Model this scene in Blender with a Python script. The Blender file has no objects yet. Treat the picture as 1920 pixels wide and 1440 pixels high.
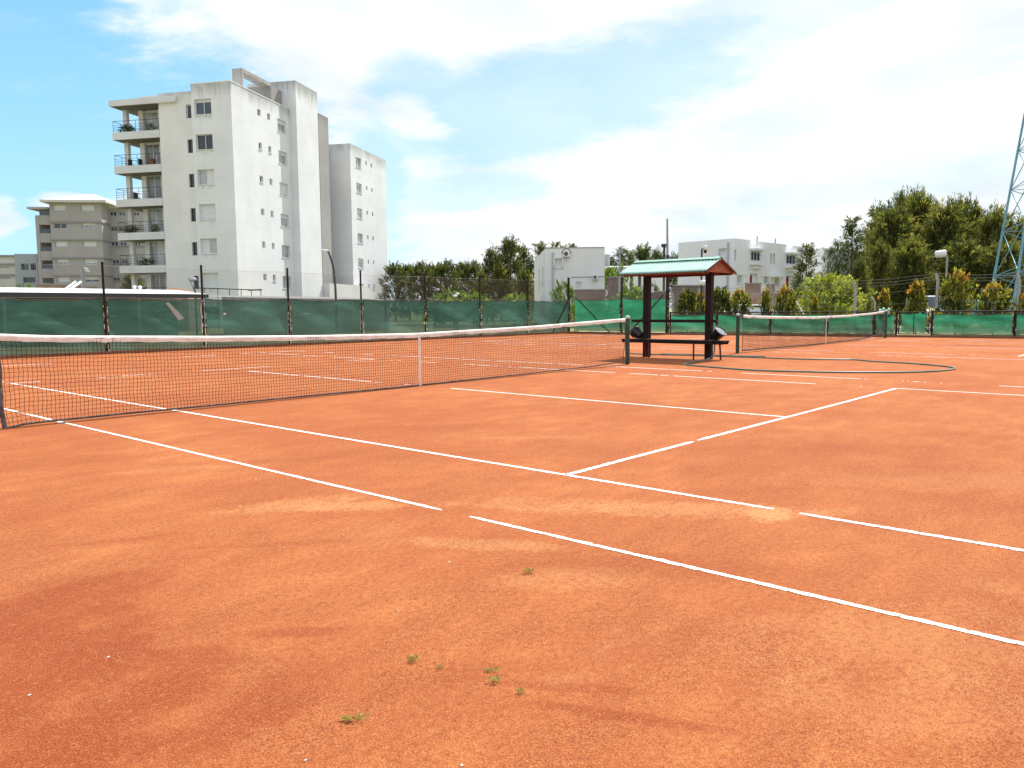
import bpy, math, random
import numpy as np
from mathutils import Vector, Matrix
random.seed(7)
S = bpy.context.scene
R = math.radians

# ------------------------------------------------------------------ camera
CAM = np.array([-8.9644, -9.9894, 1.268]); YAW, PIT, ROL, FPX = .7235, -.0935, -.0078, 1497.0
fw = np.array([math.cos(YAW)*math.cos(PIT), math.sin(YAW)*math.cos(PIT), math.sin(PIT)])
rt = np.cross(fw, [0, 0, 1.]); rt /= np.linalg.norm(rt); up = np.cross(rt, fw)
c_, s_ = math.cos(ROL), math.sin(ROL)
RX, UY = c_*rt + s_*up, -s_*rt + c_*up
cam = bpy.data.cameras.new('camera'); camo = bpy.data.objects.new('camera', cam); S.collection.objects.link(camo)
M4 = Matrix.Identity(4)
for i in range(3):
    M4[i][0], M4[i][1], M4[i][2], M4[i][3] = RX[i], UY[i], -fw[i], CAM[i]
camo.matrix_world = M4
cam.sensor_width = 36; cam.lens = FPX/1920*36; cam.clip_start = .05; cam.clip_end = 3000
S.camera = camo
S.render.resolution_x, S.render.resolution_y = 1024, 768

# ------------------------------------------------------------------ sun, sky, exposure
SUN_AZ, SUN_EL = R(9), R(54)                       # direction towards the sun, from +x towards +y
SKY_STRENGTH = .094
sun = bpy.data.lights.new('sun', 'SUN'); sun.energy = 5.0; sun.angle = R(.5); sun.color = (1, .965, .91)
suno = bpy.data.objects.new('sun', sun); S.collection.objects.link(suno)
sd = Vector((math.cos(SUN_AZ)*math.cos(SUN_EL), math.sin(SUN_AZ)*math.cos(SUN_EL), math.sin(SUN_EL)))
suno.rotation_euler = sd.to_track_quat('Z', 'Y').to_euler()
suno.location = (0, 0, 60)
S.view_settings.view_transform = 'Standard'; S.view_settings.look = 'None'
S.view_settings.exposure = .6; S.view_settings.gamma = 1; S.view_settings.use_curve_mapping = False


def setin(nt, sock, v):
    if v is None: return
    if isinstance(v, bpy.types.NodeSocket): nt.links.new(v, sock)
    else: sock.default_value = v


def mth(nt, op, a, b=None, c=None, clamp=False):
    n = nt.nodes.new('ShaderNodeMath'); n.operation = op; n.use_clamp = clamp
    setin(nt, n.inputs[0], a); setin(nt, n.inputs[1], b); setin(nt, n.inputs[2], c)
    return n.outputs[0]


def vmth(nt, op, a, b=None, out=0):
    n = nt.nodes.new('ShaderNodeVectorMath'); n.operation = op
    setin(nt, n.inputs[0], a); setin(nt, n.inputs[1], b)
    return n.outputs[out]


def rng(nt, v, a, b, c=0., d=1., smooth=True):
    n = nt.nodes.new('ShaderNodeMapRange'); n.interpolation_type = 'SMOOTHSTEP' if smooth else 'LINEAR'
    setin(nt, n.inputs[0], v)
    for i, x in enumerate((a, b, c, d)): n.inputs[i+1].default_value = x
    return n.outputs[0]


def noise(nt, vec, scale, detail=4, rough=.55, out=0, dist=0.):
    n = nt.nodes.new('ShaderNodeTexNoise'); setin(nt, n.inputs['Vector'], vec)
    n.inputs['Scale'].default_value = scale; n.inputs['Detail'].default_value = detail
    n.inputs['Roughness'].default_value = rough; n.inputs['Distortion'].default_value = dist
    return n.outputs[out]


def mixc(nt, f, a, b, blend='MIX'):
    n = nt.nodes.new('ShaderNodeMix'); n.data_type = 'RGBA'; n.blend_type = blend
    setin(nt, n.inputs[0], f); setin(nt, n.inputs[6], a if isinstance(a, bpy.types.NodeSocket) else (*a, 1))
    setin(nt, n.inputs[7], b if isinstance(b, bpy.types.NodeSocket) else (*b, 1))
    return n.outputs[2]


def mapped(nt, vec, scale=(1, 1, 1), rot=(0, 0, 0)):
    n = nt.nodes.new('ShaderNodeMapping'); setin(nt, n.inputs[0], vec)
    n.inputs['Scale'].default_value = scale; n.inputs['Rotation'].default_value = rot
    return n.outputs[0]


W = bpy.data.worlds.new('World'); S.world = W; W.use_nodes = True
nt = W.node_tree; nt.nodes.clear()
wo = nt.nodes.new('ShaderNodeOutputWorld'); bg = nt.nodes.new('ShaderNodeBackground')
nt.links.new(bg.outputs[0], wo.inputs[0]); bg.inputs[1].default_value = SKY_STRENGTH
sky = nt.nodes.new('ShaderNodeTexSky'); sky.sky_type = 'NISHITA'; sky.sun_disc = False
sky.sun_elevation = SUN_EL; sky.sun_rotation = math.pi/2 - SUN_AZ
sky.air_density = 1.0; sky.dust_density = .6; sky.ozone_density = 1.2
tc = nt.nodes.new('ShaderNodeTexCoord'); D_ = tc.outputs['Generated']
sep = nt.nodes.new('ShaderNodeSeparateXYZ'); nt.links.new(D_, sep.inputs[0])
CY, SY = math.cos(YAW), math.sin(YAW)
fx = mth(nt, 'ADD', mth(nt, 'MULTIPLY', sep.outputs[0], CY), mth(nt, 'MULTIPLY', sep.outputs[1], SY))
rx = mth(nt, 'SUBTRACT', mth(nt, 'MULTIPLY', sep.outputs[0], SY), mth(nt, 'MULTIPLY', sep.outputs[1], CY))
AZ = mth(nt, 'MULTIPLY', mth(nt, 'ARCTAN2', rx, fx), 180/math.pi)      # compass bearing, degrees
EL = mth(nt, 'MULTIPLY', mth(nt, 'ARCSINE', sep.outputs[2]), 180/math.pi)
den = mth(nt, 'ADD', mth(nt, 'MAXIMUM', sep.outputs[2], 0.), .22)
cmb = nt.nodes.new('ShaderNodeCombineXYZ')
setin(nt, cmb.inputs[0], mth(nt, 'DIVIDE', rx, den)); setin(nt, cmb.inputs[1], mth(nt, 'DIVIDE', fx, den))
PL = cmb.outputs[0]
n1 = noise(nt, PL, 2.2, 8, .62, dist=.3); n2 = noise(nt, mapped(nt, PL, (1, 1.6, 1), (0, 0, .5)), 5.5, 9, .66); n3 = noise(nt, PL, .55, 3, .5)
wob = mth(nt, 'ADD', mth(nt, 'MULTIPLY', mth(nt, 'SUBTRACT', n1, .5), 1.5), mth(nt, 'MULTIPLY', mth(nt, 'SUBTRACT', n2, .5), 1.5))
# openings of blue between the clouds: bearing, elevation, half-widths (degrees), tilt, strength
HOLES = [(-27, 8.5, 19.5, 10, -25, 1.0), (-40, 14, 20, 16, -25, 1.0), (-33, 3, 12, 7, 0, 1.0), (-9.5, 9.0, 2.6, 3.5, 0, .7), (3.0, 14.3, 14, 3.3, 11, .66), (-6, 14.5, 4, 2.4, -20, .6),
         (-3.8, 8.1, 7, 1.3, 3, .5), (-6, 5, 6, 1.2, 3, .35), (17, 18.5, 9, 1.8, 6, .3), (26, 8, 14, 1.4, 10, .22), (20, 12.5, 11, 1.3, 12, .2), (-2, 20, 6, 1.2, -15, .2),
         (120, 30, 30, 14, 20, .9), (-110, 40, 35, 16, -10, .9), (180, 22, 35, 10, 0, .8)]
B = None
for az, el, ra, re, th, st in HOLES:
    ca, sa = math.cos(R(th)), math.sin(R(th))
    dx, dy = mth(nt, 'SUBTRACT', AZ, az), mth(nt, 'SUBTRACT', EL, el)
    u = mth(nt, 'MULTIPLY', mth(nt, 'ADD', mth(nt, 'MULTIPLY', dx, ca), mth(nt, 'MULTIPLY', dy, sa)), 1/ra)
    v = mth(nt, 'MULTIPLY', mth(nt, 'SUBTRACT', mth(nt, 'MULTIPLY', dy, ca), mth(nt, 'MULTIPLY', dx, sa)), 1/re)
    e = mth(nt, 'ADD', mth(nt, 'MULTIPLY', u, u), mth(nt, 'MULTIPLY', v, v))
    e = mth(nt, 'ADD', e, wob)
    b = rng(nt, e, .5, 1.6, st, 0.)
    B = b if B is None else mth(nt, 'MAXIMUM', B, b)
# little cumulus puffs inside the blue
PUFFS = [(-32.8, 5.6, 1.7, 1.5), (-28, 6.6, 2.5, .7), (-7.4, 13.4, 2.0, 1.0), (-6.2, 12.2, 2.2, .6), (-24, 7.0, 2.2, .9), (-24.5, 19.3, 2, .7)]
for az, el, ra, re in PUFFS:
    u = mth(nt, 'MULTIPLY', mth(nt, 'SUBTRACT', AZ, az), 1/ra); v = mth(nt, 'MULTIPLY', mth(nt, 'SUBTRACT', EL, el), 1/re)
    e = mth(nt, 'ADD', mth(nt, 'ADD', mth(nt, 'MULTIPLY', u, u), mth(nt, 'MULTIPLY', v, v)), mth(nt, 'MULTIPLY', wob, 2.6))
    B = mth(nt, 'MULTIPLY', B, mth(nt, 'SUBTRACT', 1., rng(nt, e, .1, 1.6, .85, 0.)))
wisp = rng(nt, n2, .5, .8, 0, .22); B = mth(nt, 'MULTIPLY', B, mth(nt, 'SUBTRACT', 1., wisp))
B = mth(nt, 'MULTIPLY', B, rng(nt, AZ, -14, 22, 1., .84))
skyc = mixc(nt, 1., sky.outputs[0], (2.6, 2.15, 1.45), 'MULTIPLY')
skyc = mixc(nt, .15, mixc(nt, rng(nt, EL, 0., 26., 1, 0), (1.25, 4.0, 7.2), (2.5, 5.6, 7.9)), skyc)
cl = mixc(nt, rng(nt, mth(nt, 'ADD', mth(nt, 'MULTIPLY', n3, .5), mth(nt, 'MULTIPLY', n1, .5)), .34, .6), (5.9, 6.5, 7.0), (8.0, 8.1, 8.15))
nt.links.new(mixc(nt, B, cl, skyc), bg.inputs[0])


# ------------------------------------------------------------------ helpers
def ray(px):
    x, y = (px[0]-960)/FPX, (720-px[1])/FPX
    return x*RX + y*UY + fw
def at(px, D):                                     # the point seen at that pixel at horizontal distance D
    d = ray(px); return CAM + d/np.hypot(d[0], d[1])*D
def ground(px):
    d = ray(px); return CAM - CAM[2]/d[2]*d
def hgt(py, px, D): return at((px, py), D)[2]


COL = S.collection


class MB:
    def __init__(s): s.v = []; s.f = []; s.m = []; s.s = []
    def add(s, vs, fs, mi=0, smooth=False):
        o = len(s.v); s.v += [tuple(map(float, p)) for p in vs]
        for f in fs: s.f.append(tuple(i+o for i in f)); s.m.append(mi); s.s.append(smooth)
    def quad(s, a, b, c, d, mi=0): s.add([a, b, c, d], [(0, 1, 2, 3)], mi)
    def box(s, lo, hi, mi=0):
        x0, y0, z0 = lo; x1, y1, z1 = hi
        s.add([(x0, y0, z0), (x1, y0, z0), (x1, y1, z0), (x0, y1, z0), (x0, y0, z1), (x1, y0, z1), (x1, y1, z1), (x0, y1, z1)],
              [(3, 2, 1, 0), (4, 5, 6, 7), (0, 1, 5, 4), (1, 2, 6, 5), (2, 3, 7, 6), (3, 0, 4, 7)], mi)
    def obox(s, O, U, N, u0, u1, z0, z1, n0, n1, mi=0):     # box in a wall's own frame
        O, U, N = map(np.array, (O, U, N)); Z = np.array((0, 0, 1.))
        p = [O+U*a+N*c+Z*b for b in (z0, z1) for a, c in ((u0, n0), (u1, n0), (u1, n1), (u0, n1))]
        s.add(p, [(3, 2, 1, 0), (4, 5, 6, 7), (0, 1, 5, 4), (1, 2, 6, 5), (2, 3, 7, 6), (3, 0, 4, 7)], mi)
    def tube(s, pts, r, n=6, mi=0, caps=True, smooth=True):
        pts = [np.array(p, float) for p in pts]; rs = r if hasattr(r, '__len__') else [r]*len(pts)
        rings = []; prev = None
        for i, p in enumerate(pts):
            t = pts[min(i+1, len(pts)-1)] - pts[max(i-1, 0)]; t /= np.linalg.norm(t)+1e-12
            a = prev if prev is not None else (np.array((0, 0, 1.)) if abs(t[2]) < .9 else np.array((1., 0, 0)))
            a = a - t*(a@t); a /= np.linalg.norm(a); prev = a; b = np.cross(t, a)
            rings.append([p + rs[i]*(math.cos(2*math.pi*(k+.5)/n)*a + math.sin(2*math.pi*(k+.5)/n)*b) for k in range(n)])
        vs = [q for g in rings for q in g]
        fs = [(i*n+k, i*n+(k+1) % n, (i+1)*n+(k+1) % n, (i+1)*n+k) for i in range(len(pts)-1) for k in range(n)]
        s.add(vs, fs, mi, smooth)
        if caps: s.add(rings[0], [tuple(range(n))[::-1]], mi); s.add(rings[-1], [tuple(range(n))], mi)
    def lathe(s, c, prof, n=20, mi=0, axis=None):
        c = np.array(c, float); ax = np.array((0, 0, 1.)) if axis is None else np.array(axis, float)/np.linalg.norm(axis)
        a = np.array((1., 0, 0)) if abs(ax[2]) > .5 else np.array((0, 0, 1.)); a = a-ax*(a@ax); a /= np.linalg.norm(a); b = np.cross(ax, a)
        vs = [c + ax*z + r*(math.cos(2*math.pi*k/n)*a+math.sin(2*math.pi*k/n)*b) for r, z in prof for k in range(n)]
        fs = [(i*n+k, i*n+(k+1) % n, (i+1)*n+(k+1) % n, (i+1)*n+k) for i in range(len(prof)-1) for k in range(n)]
        s.add(vs, fs, mi, True)
    def build(s, name, mats, parent=None, local=False, bevel=0):
        me = bpy.data.meshes.new(name); me.from_pydata(s.v, [], s.f)
        for m in (mats if isinstance(mats, (list, tuple)) else [mats]): me.materials.append(m)
        me.polygons.foreach_set('material_index', s.m); me.polygons.foreach_set('use_smooth', s.s); me.update()
        o = bpy.data.objects.new(name, me); COL.objects.link(o)
        if parent is not None:
            o.parent = parent
            if not local:
                root = parent; chain = []
                while root: chain.append(root); root = root.parent
                mw = Matrix.Identity(4)
                for q in chain[::-1]: mw = mw @ Matrix.LocRotScale(q.location, q.rotation_euler, q.scale)
                o.data.transform(mw.inverted())
        if bevel:
            b = o.modifiers.new('bevel', 'BEVEL'); b.width = bevel; b.segments = 2; b.limit_method = 'ANGLE'
        return o


def recentre(o):
    """move a one-mesh thing's origin to its base"""
    me = o.data; n = len(me.vertices); a = np.empty(n*3); me.vertices.foreach_get('co', a); a = a.reshape(-1, 3)
    c = Vector(((a[:, 0].min()+a[:, 0].max())/2, (a[:, 1].min()+a[:, 1].max())/2, a[:, 2].min()))
    me.transform(Matrix.Translation(-c)); o.location = c
    return o


def tag(o, label=None, cat=None, group=None, kind=None):
    if label: o['label'] = label
    if cat: o['category'] = cat
    if group: o['group'] = group
    if kind: o['kind'] = kind
    return o


def thing(name, label, cat, loc=(0, 0, 0), rz=0, group=None):
    o = bpy.data.objects.new(name, None); COL.objects.link(o); o.location = [float(x) for x in loc]; o.rotation_euler = (0, 0, rz)
    o.empty_display_size = .2
    return tag(o, label, cat, group)


def copy_tree(o, parent=None):
    c = o.copy(); COL.objects.link(c)
    if parent is not None: c.parent = parent; c.matrix_parent_inverse = o.matrix_parent_inverse
    for ch in [x for x in COL.objects if x.parent == o]: copy_tree(ch, c)
    return c


# ------------------------------------------------------------------ materials
def newmat(name):
    m = bpy.data.materials.new(name); m.use_nodes = True
    return m, m.node_tree, m.node_tree.nodes['Principled BSDF']


def objco(nt): return nt.nodes.new('ShaderNodeTexCoord').outputs['Object']


def mat(name, col, rough=.7, var=.25, scale=6., metal=0., bump=0., spec=.25, col2=None, lo=.35, hi=.7, stretch=(1, 1, 1), det=5):
    m, nt, b = newmat(name)
    v = mapped(nt, objco(nt), stretch)
    n = noise(nt, v, scale, det, .6)
    c2 = col2 if col2 else tuple(x*(1-var) for x in col)
    nt.links.new(mixc(nt, rng(nt, n, lo, hi), c2, col), b.inputs['Base Color'])
    b.inputs['Roughness'].default_value = rough; b.inputs['Metallic'].default_value = metal
    b.inputs['Specular IOR Level'].default_value = spec
    if bump:
        bp = nt.nodes.new('ShaderNodeBump'); bp.inputs['Strength'].default_value = bump; bp.inputs['Distance'].default_value = .02
        nt.links.new(noise(nt, v, scale*4, 4), bp.inputs['Height']); nt.links.new(bp.outputs[0], b.inputs['Normal'])
    return m


def plaster(name, col, top=None, soot=.55, depth=1.6, lines=.0, pitch=.94):
    """painted render: faint blotches, casting lines, rain soot running down from the parapet"""
    m, nt, b = newmat(name)
    oc = objco(nt); s = nt.nodes.new('ShaderNodeSeparateXYZ'); nt.links.new(oc, s.inputs[0])
    c = mixc(nt, rng(nt, noise(nt, oc, .35, 5), .3, .7), tuple(x*.9 for x in col), col)
    c = mixc(nt, rng(nt, noise(nt, mapped(nt, oc, (1, 1, .1)), 1.6, 5, .65), .5, .8, 0, .28), c, tuple(x*.72 for x in col))
    if lines:
        f = mth(nt, 'FRACT', mth(nt, 'DIVIDE', s.outputs[2], pitch))
        l = mth(nt, 'MULTIPLY', rng(nt, f, .0, .05, 1, 0), mth(nt, 'MULTIPLY', noise(nt, oc, .5, 3), lines*1.4))
        c = mixc(nt, l, c, tuple(x*.6 for x in col))
    if top:
        st = noise(nt, mapped(nt, oc, (1, 1, .07)), 1.9, 6, .68)
        h = mth(nt, 'ADD', mth(nt, 'DIVIDE', mth(nt, 'SUBTRACT', top, s.outputs[2]), depth), mth(nt, 'MULTIPLY', mth(nt, 'SUBTRACT', st, .5), 1.9))
        k = mth(nt, 'MULTIPLY', rng(nt, h, .0, .85, soot, 0.), rng(nt, noise(nt, oc, .6, 4), .3, .55, .45, 1))
        c = mixc(nt, k, c, (.13, .125, .12))
    nt.links.new(c, b.inputs['Base Color']); b.inputs['Roughness'].default_value = .85; b.inputs['Specular IOR Level'].default_value = .15
    bp = nt.nodes.new('ShaderNodeBump'); bp.inputs['Strength'].default_value = .15; bp.inputs['Distance'].default_value = .02
    nt.links.new(noise(nt, oc, 9, 4), bp.inputs['Height']); nt.links.new(bp.outputs[0], b.inputs['Normal'])
    return m


def brickmat(name, c1, c2, mortar, scale=1., siz=(.24, .08)):
    m, nt, b = newmat(name)
    oc = objco(nt); s = nt.nodes.new('ShaderNodeSeparateXYZ'); nt.links.new(oc, s.inputs[0])
    cb = nt.nodes.new('ShaderNodeCombineXYZ'); nt.links.new(mth(nt, 'ADD', s.outputs[0], s.outputs[1]), cb.inputs[0]); nt.links.new(s.outputs[2], cb.inputs[1])
    br = nt.nodes.new('ShaderNodeTexBrick'); nt.links.new(cb.outputs[0], br.inputs['Vector'])
    br.inputs['Scale'].default_value = scale; br.inputs['Brick Width'].default_value = siz[0]; br.inputs['Row Height'].default_value = siz[1]
    br.inputs['Mortar Size'].default_value = .012
    br.inputs['Color1'].default_value = (*c1, 1); br.inputs['Color2'].default_value = (*c2, 1); br.inputs['Mortar'].default_value = (*mortar, 1)
    c = mixc(nt, rng(nt, noise(nt, oc, 1.3, 5), .35, .7, 0, .45), br.outputs[0], tuple(x*.5 for x in c1))
    nt.links.new(c, b.inputs['Base Color']); b.inputs['Roughness'].default_value = .9
    return m


def glassmat(name, col, rough=.08):
    m, nt, b = newmat(name)
    n = noise(nt, objco(nt), .7, 3)
    nt.links.new(mixc(nt, rng(nt, n, .35, .65), tuple(x*.6 for x in col), col), b.inputs['Base Color'])
    b.inputs['Roughness'].default_value = rough; b.inputs['Specular IOR Level'].default_value = .6
    return m


def leafmat(name, cols, rough=.6, trans=.35):
    """foliage: tone varies from leaf to leaf and from spray to spray"""
    m, nt, b = newmat(name); out = nt.nodes['Material Output']
    g = nt.nodes.new('ShaderNodeNewGeometry'); a = nt.nodes.new('ShaderNodeAttribute'); a.attribute_name = 'tone'
    oi = nt.nodes.new('ShaderNodeObjectInfo')
    t = mth(nt, 'ADD', mth(nt, 'MULTIPLY', g.outputs['Random Per Island'], .35), mth(nt, 'MULTIPLY', a.outputs['Fac'], .65))
    cr = nt.nodes.new('ShaderNodeValToRGB'); nt.links.new(t, cr.inputs[0])
    e = cr.color_ramp.elements
    while len(e) < len(cols): e.new(.5)
    for i, c in enumerate(cols): e[i].position = .12+.76*i/(len(cols)-1); e[i].color = (*c, 1)
    c = mixc(nt, mth(nt, 'MULTIPLY', oi.outputs['Random'], .3), cr.outputs[0], tuple(x*.5 for x in cols[len(cols)//2]))
    nt.links.new(c, b.inputs['Base Color']); b.inputs['Roughness'].default_value = rough; b.inputs['Specular IOR Level'].default_value = .2
    tr = nt.nodes.new('ShaderNodeBsdfTranslucent'); nt.links.new(mixc(nt, 1., c, (1.25, 1.3, .55), 'MULTIPLY'), tr.inputs[0])
    mx = nt.nodes.new('ShaderNodeMixShader'); mx.inputs[0].default_value = trans
    nt.links.new(b.outputs[0], mx.inputs[1]); nt.links.new(tr.outputs[0], mx.inputs[2]); nt.links.new(mx.outputs[0], out.inputs[0])
    return m


def screenmat(name, col, dens=.8, trans=.5):
    """woven shade cloth: coloured threads with open weave between them"""
    m, nt, b = newmat(name); out = nt.nodes['Material Output']
    oc = objco(nt)
    f1 = noise(nt, mapped(nt, oc, (.35, .35, 1.2)), 1.1, 5, .6); f2 = noise(nt, mapped(nt, oc, (.5, .5, 3.)), 2.5, 5, .6)
    c = mixc(nt, rng(nt, f1, .35, .68), tuple(x*.62 for x in col), col)
    c = mixc(nt, rng(nt, f2, .56, .8, 0, .5), c, (.26, .32, .29))
    s = nt.nodes.new('ShaderNodeSeparateXYZ'); nt.links.new(oc, s.inputs[0])
    dirt = rng(nt, mth(nt, 'ADD', s.outputs[2], mth(nt, 'MULTIPLY', noise(nt, oc, 1.5, 4), .5)), .2, 1.1, .6, 0)
    c = mixc(nt, dirt, c, (.12, .10, .075))
    d = nt.nodes.new('ShaderNodeBsdfDiffuse'); t = nt.nodes.new('ShaderNodeBsdfTranslucent'); tp = nt.nodes.new('ShaderNodeBsdfTransparent')
    nt.links.new(c, d.inputs[0]); nt.links.new(mixc(nt, 1., c, (1.1, 1.25, 1.15), 'MULTIPLY'), t.inputs[0])
    m1 = nt.nodes.new('ShaderNodeMixShader'); m1.inputs[0].default_value = trans
    nt.links.new(d.outputs[0], m1.inputs[1]); nt.links.new(t.outputs[0], m1.inputs[2])
    m2 = nt.nodes.new('ShaderNodeMixShader')
    nt.links.new(mth(nt, 'ADD', dens, mth(nt, 'MULTIPLY', mth(nt, 'SUBTRACT', f1, .5), .25), clamp=True), m2.inputs[0])
    nt.links.new(tp.outputs[0], m2.inputs[1]); nt.links.new(m1.outputs[0], m2.inputs[2]); nt.links.new(m2.outputs[0], out.inputs[0])
    return m


K = {}
K['wall_main'] = plaster('white_render_main', (.775, .785, .80), 19.75, .5, 1.5, .5)
K['wall_core'] = plaster('white_render_core', (.775, .785, .80), 22.4, .6, 2.0, .35)
K['wall_twin'] = plaster('white_render_twin', (.775, .785, .80), 19.3, .5, 1.7, .5)
K['wall_fin'] = plaster('grey_render_fin', (.37, .355, .345), 21.4, .4, 1.5)
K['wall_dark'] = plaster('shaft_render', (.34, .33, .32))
K['slab'] = plaster('balcony_render', (.685, .685, .69)); K['wall_warm'] = plaster('warm_white_render', (.785, .775, .765), 19.4, .45, 1.2, .4); K['soffit_grey'] = mat('shade_toned_soffit', (.20, .185, .165), .9, .3, 2.); K['frame_conc'] = plaster('bare_concrete_frame', (.52, .50, .47), 21.7, .4, 1.5)  # soffit_grey: shade under the slabs put into a darker colour
K['house'] = plaster('house_render', (.80, .795, .785), 6.3, .35, .5)
K['house2'] = plaster('terrace_render', (.82, .82, .82), 7.0, .3, .4)
K['tan'] = plaster('tan_render', (.395, .37, .365)); K['tan_light'] = plaster('tan_light_render', (.60, .565, .535)); K['tan_slab'] = mat('tan_band', (.33, .305, .295), .85)
K['pale'] = plaster('pale_render', (.62, .60, .56)); K['bluegrey'] = mat('blue_grey_panel', (.40, .45, .50), .6)
K['sheet_white'] = mat('white_roof_sheet', (.78, .80, .82), .45, .12, 2.)
K['sheet_grey'] = mat('grey_roof_sheet', (.20, .20, .20), .7, .3, 2.)
K['brick'] = brickmat('brick', (.30, .14, .09), (.38, .20, .13), (.42, .37, .32)); K['brick_dark'] = brickmat('brown_brick', (.16, .10, .08), (.22, .145, .115), (.26, .22, .2))
K['alu'] = mat('aluminium', (.62, .63, .64), .35, .1, 3, .6); K['white'] = mat('white_paint', (.80, .80, .79), .5, .08, 3)
K['frame_w'] = mat('white_window_frame', (.72, .73, .74), .4, .1, 3); K['frame_d'] = mat('dark_window_frame', (.10, .10, .10), .5)
K['glass'] = glassmat('window_glass', (.045, .055, .07)); K['glass_b'] = glassmat('window_glass_blue', (.06, .085, .13)); K['glass_l'] = glassmat('curtained_glass', (.42, .46, .47), .12)
K['glass_m'] = glassmat('dim_curtained_glass', (.24, .27, .28), .1); K['stain'] = mat('rain_stained_render', (.56, .56, .56), .9, 0, 3, col2=(.68, .685, .69), stretch=(1, 1, .2)); K['shutter'] = mat('roller_shutter', (.70, .73, .73), .6, .12, 30, stretch=(.05, .05, 1)); K['louvre'] = mat('louvre_metal', (.55, .55, .55), .5)
K['rail'] = mat('dark_railing', (.055, .06, .07), .45, .2, 8); K['black'] = mat('black_plastic', (.018, .018, .02), .35, .3, 9, spec=.5)
K['postp'] = mat('post_paint', (.022, .014, .012), .65, 0, 26, col2=(.045, .03, .024), lo=.3, hi=.6, spec=.15)
K['flake'] = mat('flaked_post_paint', (.035, .025, .02), .6, 0, 20, col2=(.75, .72, .66), lo=.42, hi=.46, stretch=(1, 1, .35))
K['wire'] = mat('galvanised_wire', (.30, .30, .29), .45, .3, 5, .3); K['cable'] = mat('steel_cable', (.25, .25, .25), .5, .2, 9, .5)
K['greenpost'] = mat('green_post_paint', (.045, .085, .065), .5, .4, 14, bump=.1); K['cap'] = mat('pale_cap', (.55, .58, .55), .5)
K['cord'] = mat('net_cord', (.012, .010, .010), .8, .2, 30); K['band'] = mat('white_canvas', (.80, .775, .735), .8, 0, 7, col2=(.70, .64, .58), lo=.38, hi=.58, bump=.1, stretch=(1, 1, 2))
K['hem'] = mat('net_hem', (.05, .045, .05), .7, .4, 12, col2=(.16, .13, .12))
K['steel_dark'] = mat('dark_brown_steel', (.010, .007, .008), .6, .4, 9, col2=(.018, .010, .010), spec=.15); K['steel_red'] = mat('red_oxide_steel', (.13, .022, .016), .5, .4, 9)
K['wood_red'] = mat('orange_soffit_board', (.34, .095, .03), .55, .3, 3, stretch=(1, .2, 6)); K['roof_g'] = mat('mint_roof_sheet', (.25, .45, .38), .55, .16, 3, col2=(.19, .36, .30))
K['hose'] = mat('green_hose', (.05, .12, .09), .4, .3, 3, col2=(.14, .20, .16), spec=.5)
K['bark'] = mat('bark', (.11, .08, .06), .9, .4, 5, bump=.4, stretch=(1, 1, .25)); K['concrete'] = mat('concrete', (.42, .40, .37), .9, .25, 4, bump=.2)
K['asphalt'] = mat('asphalt', (.06, .06, .06), .9, .2, 8); K['grass'] = mat('dry_grass', (.16, .18, .06), .95, 0, 1.2, col2=(.26, .23, .11), bump=.5)
K['kerb'] = mat('kerb_concrete', (.27, .125, .07), .9, .3, 3); K['verge'] = mat('grass_verge_blend', (.26, .24, .11), .95, 0, 5, col2=(.36, .32, .22), bump=.4)
K['tile'] = mat('clay_roof_tile', (.25, .13, .08), .85, .35, 5); K['red_door'] = mat('red_door_paint', (.32, .02, .025), .45, .1, 3)
K['car_w'] = mat('white_car_paint', (.78, .79, .80), .15, .05, 2, spec=.6); K['car_b'] = mat('silver_blue_car_paint', (.30, .36, .48), .2, .1, 2, .3, spec=.6); K['tyre'] = mat('tyre_rubber', (.02, .02, .02), .8)
K['galv'] = mat('grey_pole_paint', (.34, .35, .37), .5, .15, 3); K['drain'] = mat('blue_grey_pipe', (.42, .47, .52), .5, .1, 3); K['blue_steel'] = mat('blue_grey_lattice_steel', (.20, .40, .52), .5, .2, 2)
K['lampglass'] = mat('lamp_glass', (.70, .72, .74), .25, .1, 3); K['lampcap'] = mat('lamp_cap', (.30, .32, .35), .35, .2, 6)
K['scr_l'] = screenmat('teal_shade_cloth', (.078, .18, .158), .87, .55); K['scr_r'] = screenmat('green_shade_cloth', (.03, .22, .13), .86, .6)
K['scr_far'] = screenmat('grey_green_shade_cloth', (.14, .26, .22), .9, .4)
K['tape'] = mat('repair_tape', (.40, .43, .40), .7); K['pebble'] = mat('pale_stone', (.75, .72, .66), .8); K['pot'] = mat('terracotta', (.30, .09, .05), .8)
L = {}
L['casu'] = leafmat('casuarina_foliage', [(.024, .030, .020), (.07, .09, .032), (.19, .19, .06), (.40, .35, .13)], trans=.5)
L['dark'] = leafmat('dark_conifer_foliage', [(.018, .026, .018), (.045, .065, .028), (.12, .14, .045), (.24, .22, .08)], trans=.45)
L['mid'] = leafmat('olive_foliage', [(.02, .035, .014), (.06, .09, .028), (.12, .15, .045)])
L['willow'] = leafmat('yellow_green_foliage', [(.13, .17, .035), (.30, .33, .075), (.46, .46, .15)], trans=.5)
L['shrub'] = leafmat('glossy_shrub_foliage', [(.012, .022, .010), (.035, .06, .018), (.10, .125, .03), (.20, .19, .045)], .35, .3)
L['tip'] = leafmat('orange_young_leaves', [(.30, .09, .025), (.42, .22, .045), (.48, .36, .08)], .4, .5)
L['gold'] = leafmat('golden_young_leaves', [(.12, .14, .03), (.30, .28, .06), (.48, .40, .10)], .4, .5)
L['fresh'] = leafmat('fresh_green_leaves', [(.04, .09, .02), (.12, .19, .04), (.26, .32, .08)], .5, .5)
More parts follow.
